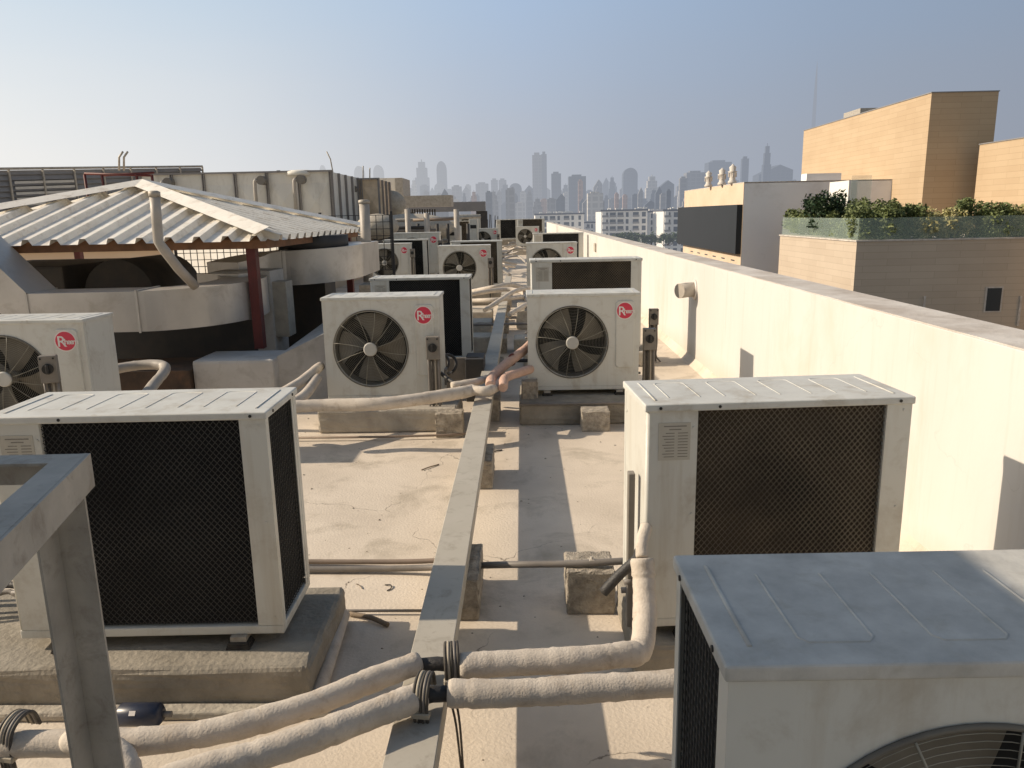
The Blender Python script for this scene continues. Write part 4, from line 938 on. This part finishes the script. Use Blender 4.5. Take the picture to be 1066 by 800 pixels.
# ------------------------------------------------------------------ far end of our roof: pipe racks, portal
pr = empty('pipe_rack', (0, 0, 0), 0, 'rusty pipe rack with white posts spanning behind the duct end', 'pipe rack')
Yp = 24.
mb = MB(); mb.tube([atY(384, 231, Yp), atY(500, 226, Yp+2)], .05, 8); mb.build('rail', M['steel'], pr)
mb = MB(); mb.tube([atY(430, 229.5, Yp), atY(478, 228, Yp)], .045, 8); mb.build('rail', M['copper'], pr)
for k, yy in enumerate((238, 241, 248, 252, 256)):
    MB().tube([atY(384, yy, Yp), atY(448+6*k, yy-1, Yp)], .05, 8).build('rail', M['conduit'] if k % 2 else M['darksteel'], pr)
for x in (424, 444, 475): q = atY(x, 218 if x != 444 else 222, Yp-.3); MB().tube([q, Vector((q.x, q.y, .001))], .085, 10).build('post', M['pvc'], pr)
for x in (390, 401, 413, 435, 455, 466, 487): q = atY(x, 233, Yp+.4); MB().tube([q, Vector((q.x, q.y, .001))], .05, 8).build('post', M['darksteel'], pr)
for i, (x0, x1, y0, Y, l) in enumerate([(455, 479, 236, 27, 'pale cabinet behind the rack with a dark slot'), (488, 497, 228, 30, 'narrow white cabinet left of the portal post'), (430, 452, 234, 29, 'grey cabinet half hidden in the pipe rack')]):
    a, b = atY(x0, y0, Y), atY(x1, y0, Y); o = empty('plant_cabinet', ((a.x+b.x)/2, Y, 0), 0, l, 'cabinet'); hw = (b.x-a.x)/2
    MB().bevbox(-hw, hw, 0, .6, .001, a.z, .02).build('cabinet_body', M['casing'], o); MB().box(-hw*.7, hw*.7, -.01, -.001, a.z*.78, a.z*.86).build('slot', M['black'], o)
po = empty('steel_portal', (0, 0, 0), 0, 'dark grey portal frame with a deep beam standing at the far end of the roof', 'portal')
Yq = 40.
A, B = atY(425, 207, Yq), atY(505, 211, Yq)
MB().box(A.x, B.x, Yq, Yq+.6, B.z-.42, B.z+.05).build('beam', M['screen'], po)
for (x, wd) in ((501, .55), (427, .3)): q = atY(x, 212, Yq); MB().box(q.x-wd/2, q.x+wd/2, Yq+.05, Yq+.5, .001, B.z-.421).build('column', M['darksteel'], po)
q = atY(440, 205, 36); MB().box(q.x-1.2, q.x+1.3, 36, 37, q.z-.45, q.z+.05).build('hood', M['steel'], po)
mb = MB()
for k in range(12): q = atY(424+k*2.6, 218, 36.5); mb.tube([q, Vector((q.x, q.y, q.z-.5))], .035, 6)
mb.build('hanger_rod', M['darksteel'], po)
q = atY(448, 217, 38); place_unit(proto, atY(478, 226, 38).x, 38, 1.05, 'tiny unit raised under the portal beam at right', False, 0, (1.0, 1, .9))
fs_ = MB().box(atY(478, 226, 38).x-.2, atY(478, 226, 38).x+1.2, 37.8, 38.6, .001, 1.0).build('plant_stand', M['darksteel']); tag(fs_, 'dark stand under the tiny unit below the portal beam', 'stand')
for i, (x0, x1, yt, Y, m, l) in enumerate([(383, 418, 186, 48, 'tank', 'pale plastered stair head behind the tan tank'), (411, 419, 186, 46, 'steel', 'slim grey flue standing on the pale stair head')]):
    a, b = atY(x0, yt, Y), atY(x1, yt, Y); o = MB().box(a.x, b.x, Y, Y+3, .001, a.z-(0 if i == 0 else 0)+(.0 if i == 0 else .02)).build(['roof_block', 'flue'][i], M[m]); tag(o, l, ['building', 'flue'][i])
# canvas-like hood and low domes behind the duct
for i, (x, y, Y, rx, rz, l) in enumerate([(407, 213, 32, .6, .55, 'cream rounded cowl behind the pipe rack'), (428, 238, 27, 1.5, .5, 'low grey dome cover among the racks'), (393, 236, 22, .6, .35, 'grey rounded cover behind the vent pipe')]):
    c = atY(x, y, Y); bm = bmesh.new(); bmesh.ops.create_icosphere(bm, subdivisions=3, radius=1)
    for v in bm.verts: v.co = Vector((c.x+v.co.x*rx, Y+v.co.y*rx, max(c.z+v.co.z*rz, .0)))
    me = bpy.data.meshes.new('cowl'); bm.to_mesh(me); bm.free(); me.materials.append(M['mortar']); me.polygons.foreach_set('use_smooth', [True]*len(me.polygons)); o = bpy.data.objects.new('cowl', me); COL.objects.link(o); tag(o, l, 'cowl')
q = atY(510, 224, 47)
jk = empty('aerial_cluster', (q.x, 47, 0), 0, 'small cluster of thin aerials and pipes at the roof end', 'aerial')
for k in range(7): MB().tube([(-.3+.13*k, 0, .001), (-.3+.13*k+random.uniform(-.1, .1), 0, 1.5+random.uniform(0, .35))], .025, 6).build('rod', M['darksteel'], jk)

# small debris
def scrap(x, y, z, label, pts, r, m, cat='debris'):
    c = atZ(x, y, z); o = MB().tube(smooth_path([c+Vector(p) for p in pts], 5), r, 6).build(cat.replace(' ', '_'), m); tag(o, label, cat)
scrap(385, 645, .012, 'splintered stake of dark wood lying beyond the left plinth', [(-.10, .05, .0), (.0, .0, .01), (.09, -.05, .0)], .011, M['wood'], 'wood scrap')
scrap(404, 612, .004, 'curl of dark wire on the floor left of the trunking', [(-.02, .03, 0), (.01, .02, .004), (.015, -.01, 0), (0, -.03, 0)], .003, M['cable'], 'wire curl')
scrap(374, 610, .004, 'pale twig on the floor left of the trunking', [(-.02, .02, 0), (.0, .0, .004), (.02, -.03, 0)], .002, M['wood'], 'twig')
scrap(447, 487, .004, 'long thin twig on the sunlit floor before the left fan-side unit', [(-.05, -.05, 0), (.0, .0, .004), (.06, .07, 0)], .004, M['wood'], 'twig')
scrap(517, 470, .004, 'dark curved wire on the floor right of the trunking', [(-.04, -.03, 0), (.0, .0, .004), (.04, .03, 0)], .005, M['cable'], 'wire curl')
mb = MB(); rnd = random.Random(4)
for k in range(420):
    x, y = rnd.uniform(-2.2, 1.9), rnd.uniform(2.0, 9.0); s_ = rnd.choice([.003, .004, .005, .006, .010])
    mb.add([(x-s_, y, 0), (x, y-s_*.8, 0), (x+s_*1.2, y, 0), (x, y+s_, 0), (x, y, s_*.9)], [(0, 1, 4), (1, 2, 4), (2, 3, 4), (3, 0, 4)])
o = mb.build('floor_grit', M['block']); o['kind'] = 'stuff'; o['label'] = 'loose grit and crumbs of mortar scattered over the roof floor'; o['category'] = 'grit'

# ------------------------------------------------------------------ buildings on the right
def prect(x0, x1, Y): return x0, x1
# honey stone block
hs = empty('stone_house', (24, 45, -22), 0, 'tall honey coloured stone-clad house block at the upper right', 'building')
def fill(parent, name, m, x0, x1, y0, y1, z0, z1):
    L = parent.location; return MB().box(x0-L.x, x1-L.x, y0-L.y, y1-L.y, z0-L.z, z1-L.z).build(name, m, parent)
e0 = atX(970, 97, 24.0); Y0 = e0.y; zt0 = e0.z; e1 = atX(837, 134, 24.0); e2 = atY(1040, 95, Y0)
fill(hs, 'wall', M['stone'], 24, e2.x, Y0, e1.y, -20, zt0)
fill(hs, 'roof_edge', M['screen'], 23.96, e2.x+.04, Y0-.04, e1.y+.04, zt0+.001, zt0+.06)
q = atX(885, 121, 25.5); fill(hs, 'roof_plant', M['steel'], 25, 27, q.y-3, q.y, zt0+.121, zt0+.7)
q = atX(843, 192, 23.9); fill(hs, 'window', M['shadowgap'], 23.97, 23.999, q.y-.6, q.y+.6, q.z-1.2, q.z+.3)
hs2 = empty('stone_house', (30, 50, -22), 0, 'second honey stone block cropped by the right picture edge', 'building')
q0 = atX(1020, 151, 26.4)
fill(hs2, 'wall', M['stone'], 26.4, 44, q0.y-12, q0.y, -20, q0.z)
fill(hs2, 'roof_edge', M['screen'], 26.36, 44.1, q0.y-12.04, q0.y+.04, q0.z+.001, q0.z+.06)
# terrace
T = empty('planted_terrace', (16, 35, -22), 0, 'stone-clad terrace with a planted edge in front of the honey stone house', 'building')
c = atX(892, 252, 16.0); TY, TZ = c.y, c.z; cf = atX(812, 248, 16.0)
fill(T, 'wall', M['stone2'], 16, 44, TY, cf.y, -20, TZ)
fill(T, 'terrace_coping', M['coping'], 15.95, 44.1, TY-.05, cf.y+.05, TZ+.001, TZ+.07)
LX = T.location
g1 = MB().box(16.1-LX.x, 16.13-LX.x, TY+.15-LX.y, cf.y-LX.y, TZ+.075-LX.z, TZ+1.10-LX.z).build('glass_balustrade', M['glass'], T)
g2 = MB().box(16.14-LX.x, 24-LX.x, TY+.11-LX.y, TY+.14-LX.y, TZ+.075-LX.z, TZ+1.10-LX.z).build('glass_balustrade', M['glass'], T)
q = atY(1034, 312, TY); w_ = MB().box(q.x-.42-LX.x, q.x+.42-LX.x, TY-.03-LX.y, TY-.002-LX.y, q.z-.62-LX.z, q.z+.62-LX.z).build('window_frame', M['coping'], T)
MB().box(q.x-.34-LX.x, q.x+.34-LX.x, TY-.045-LX.y, TY-.031-LX.y, q.z-.55-LX.z, q.z+.55-LX.z).build('pane', M['shadowgap'], w_)
for x in (962, 1062): q = atY(x, 315, TY); MB().box(q.x-.05-LX.x, q.x+.05-LX.x, TY-.06-LX.y, TY-.002-LX.y, -4-LX.z, q.z+.3-LX.z).build('downpipe', M['coping'], T)
# white house with cream band and dark screen
wh = empty('white_house', (14.5, 50, -22), 0, 'flat grey-white rendered house with a big dark clad box on its side', 'building')
k0 = atX(775, 191, 14.5); k1 = atX(713, 199, 14.5); k2 = atY(932, 190, k0.y)
fill(wh, 'wall', M['whitewall'], 14.5, k2.x, k0.y, k1.y, -20, k0.z)
fill(wh, 'cream_side', M['cream'], 14.47, 14.499, k0.y+.0, k1.y, -20, k0.z+.03)
m0 = atX(774, 213, 14.2); m1 = atX(774, 266, 14.2)
fill(wh, 'dark_box', M['darkpanel'], 14.1, 14.469, k0.y+.05, k1.y+.9, m1.z, m0.z)
fill(wh, 'roof_edge', M['coping'], 14.46, k2.x, k0.y-.02, k1.y, k0.z+.031, k0.z+.08)
for i in range(6):
    y = k0.y+1.5+i*2.6; fill(wh, 'vent_slot', M['shadowgap'], 14.45, 14.469, y, y+.9, m1.z-.55, m1.z-.47)
for i, (x, yt, yb) in enumerate([(738, 178, 195), (752, 175, 193), (763, 171, 190)]):
    Yv = k0.y+[9, 5.5, 3][i]; q = atY(x, yt, Yv); hh = q.z-k0.z-.0
    o = empty('roof_cowl', (q.x, Yv, k0.z+.08), 0, ['left', 'middle', 'right'][i]+' of three ornamental white cowls on the white house', 'chimney', 'ornamental cowls on the white house')
    h_ = hh-.08
    MB().tube([(0, 0, .001), (0, 0, .12*h_), (0, 0, .2*h_), (0, 0, .55*h_), (0, 0, .62*h_), (0, 0, .66*h_), (0, 0, .85*h_), (0, 0, .92*h_), (0, 0, h_)], [.30, .30, .2, .23, .33, .2, .24, .12, .04], 12).build('cowl_body', M['pvc2'], o)
    mb = MB()
    for a in range(4): mb.obox((.22*math.cos(a*PI/2), .22*math.sin(a*PI/2), .45*h_), (1, 0, 0), (0, 1, 0), (0, 0, 1), .12, .12, .22*h_)
    mb.build('opening', M['coping'], o)
# white stair box behind the terrace
q0, q1 = atX(864, 188, 19.), atX(884, 188, 19.)
wb_ = empty('white_stair_box', (19.3, q1.y, -22), 0, 'small bright white box with a glass side behind the terrace planting', 'building')
fill(wb_, 'wall', M['brightwall'], 19., 19.5, q1.y, q0.y, -20, q1.z)
a_, b_ = atY(840, 181, q0.y+3), atY(876, 181, q0.y+3); fill(wb_, 'upper_wall', M['whitewall'], a_.x, b_.x, q0.y+3, q0.y+4, -20, a_.z)
gq0, gq1 = atY(887, 183, q1.y-.3), atY(908, 183, q1.y-.3); fill(wb_, 'glass_pane', M['glass'], gq0.x, gq1.x, q1.y-.3, q1.y-.27, gq0.z-2.4, gq0.z)

# plants
def leafy(name, x, y, z, rx, ry, rz, n, m, label, size=.11, stem=.3, tree=False, group=None, cat='shrub'):
    rnd = random.Random(int(x*100+y)); o = empty(name, (x, y, z), 0, label, cat, group); mb = MB()
    cl = [(rnd.uniform(-.8, .8)*rx, rnd.uniform(-.8, .8)*ry, rnd.uniform(.0, 1.)*rz*1.25, rnd.uniform(.34, .58)) for _ in range(16)]
    for i in range(n):
        c = rnd.choice(cl); r = c[3]*min(rx, rz)*rnd.random()**.45
        a, b = rnd.uniform(0, 2*PI), rnd.uniform(-1, 1); s_ = math.sqrt(1-b*b)
        p = Vector((c[0]+r*s_*math.cos(a), c[1]+r*s_*math.sin(a), max(.05, c[2]+r*b)+stem))
        d1_ = Vector((rnd.uniform(-1, 1), rnd.uniform(-1, 1), rnd.uniform(-.5, 1))).normalized(); d2_ = d1_.cross(Vector((rnd.uniform(-1, 1), rnd.uniform(-1, 1), rnd.uniform(-1, 1)))).normalized()
        l = size*rnd.uniform(.6, 1.3)
        mb.add([p-d1_*l, p+d2_*l*.45, p+d1_*l, p-d2_*l*.45], [(0, 1, 2, 3)])
    mb.build('foliage', m, o, recalc=False)
    mb = MB()
    for c in cl[:6]: mb.tube([(c[0]*.1, c[1]*.1, .001), (c[0]*.5, c[1]*.5, (c[2]+stem)*.5), (c[0]*.9, c[1]*.9, (c[2]+stem)*.9)], [.05, .035, .012], 5)
    mb.build('trunk' if tree else 'stem', M['bark'], o)
    return o
# along the parapet-facing edge (x=16.6) and along the front edge
q = atX(846, 232, 16.9); leafy('terrace_tree', 16.9, 43.5, TZ+.07, 1.1, 1.1, 1.25, 2600, M['leafdark'], 'small dark green tree at the left end of the terrace', .12, .5, True, cat='tree')
SG2 = 'leafy shrubs along the terrace edge'
for i in range(7):
    y = 46.2-.0-i*1.55 if i else 46.2
    y = TY+1.0+i*1.7
    leafy('shrub', 17.3, y, TZ+.07, .95, .95, 1.0+.15*(i % 3), 3200, M['leaf'], nth[i]+' green shrub from the terrace corner behind the side glass', .10, .1, group=SG2)
for i in range(16):
    x = 16.9+i*1.02
    lab = ('%s shrub from the corner along the front terrace edge' % (nth[i] if i < 10 else ['eleventh', 'twelfth', 'thirteenth', 'fourteenth', 'fifteenth', 'sixteenth'][i-10]))
    leafy('shrub', x, TY+.85+.1*(i % 3), TZ+.07, .92, .6, (1.0, 1.3, 1.1, .95)[i % 4], 3600, M['leafdry'] if i in (3, 4, 8, 9, 10, 11, 12, 13, 14, 15) and i != 6 else M['leaf'], lab, .095, .0, group=SG2)

# ------------------------------------------------------------------ city in the haze
HZ = 2000.
mc = {}
def citymat(key, col, haze=HZ, win=(.22, .24, .27), sx=6., sz=3.4, amt=.35):
    m = mat('city_'+key, col, .7, tuple(c*.85 for c in col), .02, .6)
    t = m.node_tree; b = t.nodes['Principled BSDF']; src = b.inputs['Base Color'].links[0].from_socket
    geo = N(t, 'ShaderNodeNewGeometry'); s = N(t, 'ShaderNodeSeparateXYZ'); t.links.new(geo.outputs['Position'], s.inputs[0])
    ad = N(t, 'ShaderNodeMath', operation='ADD'); t.links.new(s.outputs['X'], ad.inputs[0]); t.links.new(s.outputs['Y'], ad.inputs[1])
    cb = N(t, 'ShaderNodeCombineXYZ'); t.links.new(ad.outputs[0], cb.inputs['X']); t.links.new(s.outputs['Z'], cb.inputs['Y'])
    br = N(t, 'ShaderNodeTexBrick'); br.offset = 0; t.links.new(cb.outputs[0], br.inputs['Vector'])
    br.inputs['Scale'].default_value = 1; br.inputs['Brick Width'].default_value = sx; br.inputs['Row Height'].default_value = sz; br.inputs['Mortar Size'].default_value = sz*.16
    br.inputs['Color1'].default_value = (*win, 1); br.inputs['Color2'].default_value = (*[c*1.6 for c in win], 1); br.inputs['Mortar'].default_value = (1, 1, 1, 1)
    mxx = N(t, 'ShaderNodeMixRGB', blend_type='MULTIPLY'); mxx.inputs[0].default_value = amt
    t.links.new(src, mxx.inputs[1]); t.links.new(br.outputs[0], mxx.inputs[2]); t.links.new(mxx.outputs[0], b.inputs['Base Color'])
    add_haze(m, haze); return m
mc['pale'] = citymat('pale', (.62, .58, .52), sx=9, sz=8)
mc['grey'] = citymat('grey', (.30, .29, .28), sx=12, sz=9)
mc['dark'] = citymat('dark', (.10, .12, .15), sx=14, sz=10, win=(.3, .3, .32))
mc['pink'] = citymat('pink', (.55, .36, .28), sx=8, sz=8)
def tower(x0, x1, ytop, Y, key, label, shape='box', name='skyscraper', steps=1):
    a, b = atY(x0, ytop, Y), atY(x1, ytop, Y); wd = b.x-a.x; cx = (a.x+b.x)/2; zt_ = a.z; base = -22.
    o = empty(name, (cx, Y, base), 0, label, 'tower', 'hazy towers of the far skyline'); H2 = zt_-base; dp = wd*.8; mb = MB()
    if shape == 'box':
        mb.box(-wd/2, wd/2, 0, dp, .1, H2*.965); mb.box(-wd*.3, wd*.25, dp*.2, dp*.8, H2*.965+.05, H2)
    elif shape == 'step':
        mb.box(-wd/2, wd/2, 0, dp, .1, H2*.72); mb.box(-wd*.38, wd*.38, dp*.1, dp*.9, H2*.72+.05, H2*.87); mb.box(-wd*.24, wd*.24, dp*.2, dp*.8, H2*.87+.05, H2*.96); mb.box(-wd*.03, wd*.03, dp*.45, dp*.55, H2*.96+.05, H2)
    elif shape == 'taper':
        n = 14; secs = [(.1, .5), (H2*.55, .5), (H2*.75, .42), (H2*.88, .28), (H2*.95, .13), (H2, .03)]; vs = []; fs = []
        for z, r in secs:
            for k in range(n): aa = 2*PI*k/n; vs.append((r*wd*math.cos(aa), dp/2+r*wd*math.sin(aa), z))
        for i in range(len(secs)-1):
            for k in range(n): l = (k+1) % n; fs.append((i*n+k, i*n+l, i*n+n+l, i*n+n+k))
        mb.add(vs, fs)
    elif shape == 'slope':
        mb.prism([(-wd/2, .1), (wd/2, .1), (wd/2, H2*.9), (wd*.1, H2), (-wd/2, H2*.82)], 0, dp, 'y')
    elif shape == 'round':
        n = 10; top = [(wd/2*math.cos(PI*k/n), H2*.86+H2*.14*math.sin(PI*k/n)) for k in range(n+1)]
        mb.prism([(-wd/2, .1), (wd/2, .1)]+top, 0, dp, 'y')
    mb.build('tower_body', mc[key], o); return o
main = [
 (431, 445, 166, 2900, 'dark', 'tall stepped tower with a slimmer one beside it at the left of the skyline', 'step'),
 (427, 434, 186, 2200, 'pale', 'slim pale tower in front of the left stepped tower', 'step'),
 (454, 464, 168, 2900, 'dark', 'second tall tower of the left pair in the skyline', 'round'),
 (554, 564, 159, 2300, 'grey', 'pale half of the tallest tower in the middle of the skyline', 'box'),
 (563.5, 569, 158, 2350, 'dark', 'dark slim half of the tallest tower in the middle of the skyline', 'box'),
 (574, 584, 179, 1900, 'dark', 'dark square tower just right of the tallest one', 'box'),
 (592, 610, 182, 1700, 'dark', 'broad dark slab tower right of centre with flat top', 'box'),
 (602, 607, 187, 1300, 'pink', 'slim pinkish tower in front of the broad dark slab', 'box'),
 (612, 628, 200, 1000, 'pale', 'pale squat tower block right of the pinkish one', 'box'),
 (618, 627, 187, 1900, 'grey', 'grey tower with a slanted top behind the pale squat block', 'slope'),
 (634, 641, 183, 2300, 'dark', 'thin tower with a small spire right of centre', 'step'),
 (649, 664, 175, 2400, 'dark', 'tower with a rounded top right of centre', 'round'),
 (673, 686, 182, 2000, 'pale', 'stepped tower with pale crown and lattice top', 'step'),
 (686, 702, 188, 1800, 'dark', 'dark curved tower left of the white house', 'slope'),
 (708, 716, 184, 1500, 'grey', 'grey slab just left of the white house', 'box'),
 (715, 735, 178, 1900, 'grey', 'wide grey slab behind the white house edge', 'box'),
 (738, 762, 167, 2600, 'dark', 'hazy portal-like tower behind the three cowls', 'box'),
 (773, 780, 163, 2400, 'dark', 'slim dark tower right of the three cowls', 'box'),
 (796, 804, 149, 2300, 'dark', 'tall dark tower with a slim top near the honey stone house', 'step'),
 (792, 826, 172, 2400, 'dark', 'broad sloping tower at the foot of the tall slim-topped one', 'slope'),
 (849.5, 853.5, 64, 9500, 'dark', 'very tall faint needle spire above the honey stone house', 'taper'),
 (470, 480, 193, 2000, 'grey', 'pair-like faint block right of the left tall pair', 'box'),
 (484, 490, 192, 2600, 'pale', 'faint narrow tower left of centre', 'box'),
 (495, 508, 190, 2400, 'grey', 'faint broad tower left of centre', 'box'),
 (511, 518, 186, 2600, 'grey', 'western one of twin faint towers left of the tallest tower', 'box'),
 (519, 527, 186, 2600, 'grey', 'eastern one of twin faint towers left of the tallest tower', 'box'),
 (530, 543, 191, 2200, 'dark', 'domed faint tower just left of the tallest one', 'round'),
 (388, 398, 172, 3200, 'grey', 'faint tower above the tan tank', 'round'),
 (368, 378, 173, 3300, 'grey', 'faint tower above the gap between the tanks', 'round'),
 (332, 338, 172, 3400, 'grey', 'faint tower above the long tank', 'round'),
]
for t_ in main: tower(*t_)
rnd = random.Random(7)
x = 440
while x < 830:
    w_ = rnd.uniform(4, 11); yt = rnd.uniform(196, 212)-(.012*(x-440)); tower(x, x+w_, yt, rnd.uniform(1000, 1900), rnd.choice(['pale', 'grey', 'grey', 'dark', 'grey', 'dark', 'pink'] if rnd.random() < .6 else ['grey', 'dark']), 'low hazy high-rise in the crowd at the foot of the skyline', rnd.choice(['box', 'box', 'step', 'slope']), 'high_rise')
    x += w_*rnd.uniform(.45, .95)
x = 425
while x < 832:
    w_ = rnd.uniform(5, 12); yt = rnd.uniform(187, 204)-(.012*(x-440)); tower(x, x+w_, yt, rnd.uniform(2100, 3100), rnd.choice(['grey', 'dark', 'dark']), 'faint high-rise in the rear rank of the far skyline', rnd.choice(['box', 'box', 'step', 'slope', 'round']), 'high_rise')
    x += w_*rnd.uniform(.8, 1.7)
# mid distance white apartment blocks
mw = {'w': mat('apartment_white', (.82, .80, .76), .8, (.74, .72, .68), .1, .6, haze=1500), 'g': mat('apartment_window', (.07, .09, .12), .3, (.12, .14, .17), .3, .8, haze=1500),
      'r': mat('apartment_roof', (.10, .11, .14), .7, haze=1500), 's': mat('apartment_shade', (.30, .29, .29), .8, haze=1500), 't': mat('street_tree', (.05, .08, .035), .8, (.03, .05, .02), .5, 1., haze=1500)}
def apartments(x0, x1, ytop, Y, nf, label, depth=14, seed=1):
    rnd = random.Random(seed); a, b = atY(x0, ytop, Y), atY(x1, ytop, Y); cx = (a.x+b.x)/2; hw = (b.x-a.x)/2; zt_ = a.z+22
    o = empty('apartment_block', (cx, Y, -22), 0, label, 'building', 'white apartment blocks beyond the parapet')
    MB().box(-hw, hw, 0, depth, .1, zt_-.9).build('wall', mw['w'], o)
    MB().box(-hw-.4, hw+.4, -.5, depth, zt_-.85, zt_-.1).build('roof', mw['r'], o)
    fh = 3.3; nb = max(3, int(hw*2/3.6)); bw = 2*hw/nb
    for i in range(nb):
        style = rnd.randint(0, 2)
        for f in range(nf):
            z1 = zt_-1.5-f*fh
            if style == 0: r_ = (.12, .88)
            elif style == 1: r_ = (.2, .55)
            else: r_ = (.3, .8)
            xa, xb = -hw+bw*(i+r_[0]), -hw+bw*(i+r_[1])
            MB().box(xa, xb, -.06, -.01, z1-2.2, z1).build('window', mw['g'], o)
            if style == 0: MB().box(xa-.1, xb+.1, -1.3, -.07, z1-2.5, z1-2.25).build('balcony', mw['w'], o); 
            if style == 0: MB().box(xa-.1, xb+.1, -1.32, -1.28, z1-2.24, z1-1.3).build('balcony_rail', mw['s'], o)
    MB().box(-hw+.05*hw, -hw+.2*hw, -1.0, -.0-.01, .2, zt_-.95).build('pier', mw['w'], o)
    mb = MB()
    for k in range(nb*2): xx = rnd.uniform(-hw*.95, hw*.95); s_ = rnd.uniform(.4, 1.1); mb.box(xx-s_, xx+s_, 2+k*.2, 4+k*.2, zt_-.099, zt_+rnd.uniform(.3, .9))
    mb.build('roof_plant', mw['w'], o)
    return o
apartments(557, 608, 222.5, 420, 3, 'long low white apartment block with dark flat roof just above the parapet end', 30, 1)
apartments(626, 674, 218.5, 390, 6, 'white apartment block with stacked balconies right of the gap', 30, 2)
apartments(676, 689, 219.5, 400, 6, 'narrow grey-white apartment block between two wider ones', 30, 6)
apartments(691, 740, 218, 370, 6, 'white apartment block half hidden by the dark clad box', 30, 3)
apartments(609, 625, 231, 440, 3, 'lower pale block in the gap between the white apartment blocks', 20, 4)
rnd = random.Random(9)
for i in range(16):
    x = 640+i*5.5+rnd.uniform(-1, 1); q = atY(x, 247+rnd.uniform(-2, 2), 300)
    leafy('street_tree', q.x, 300+rnd.uniform(-4, 4), q.z-3.4, 2.2, 2.2, 2.3, 220, mw['t'], 'dark street tree in the row before the white apartment blocks', .5, 1.2, True, 'street trees before the apartments', 'tree')
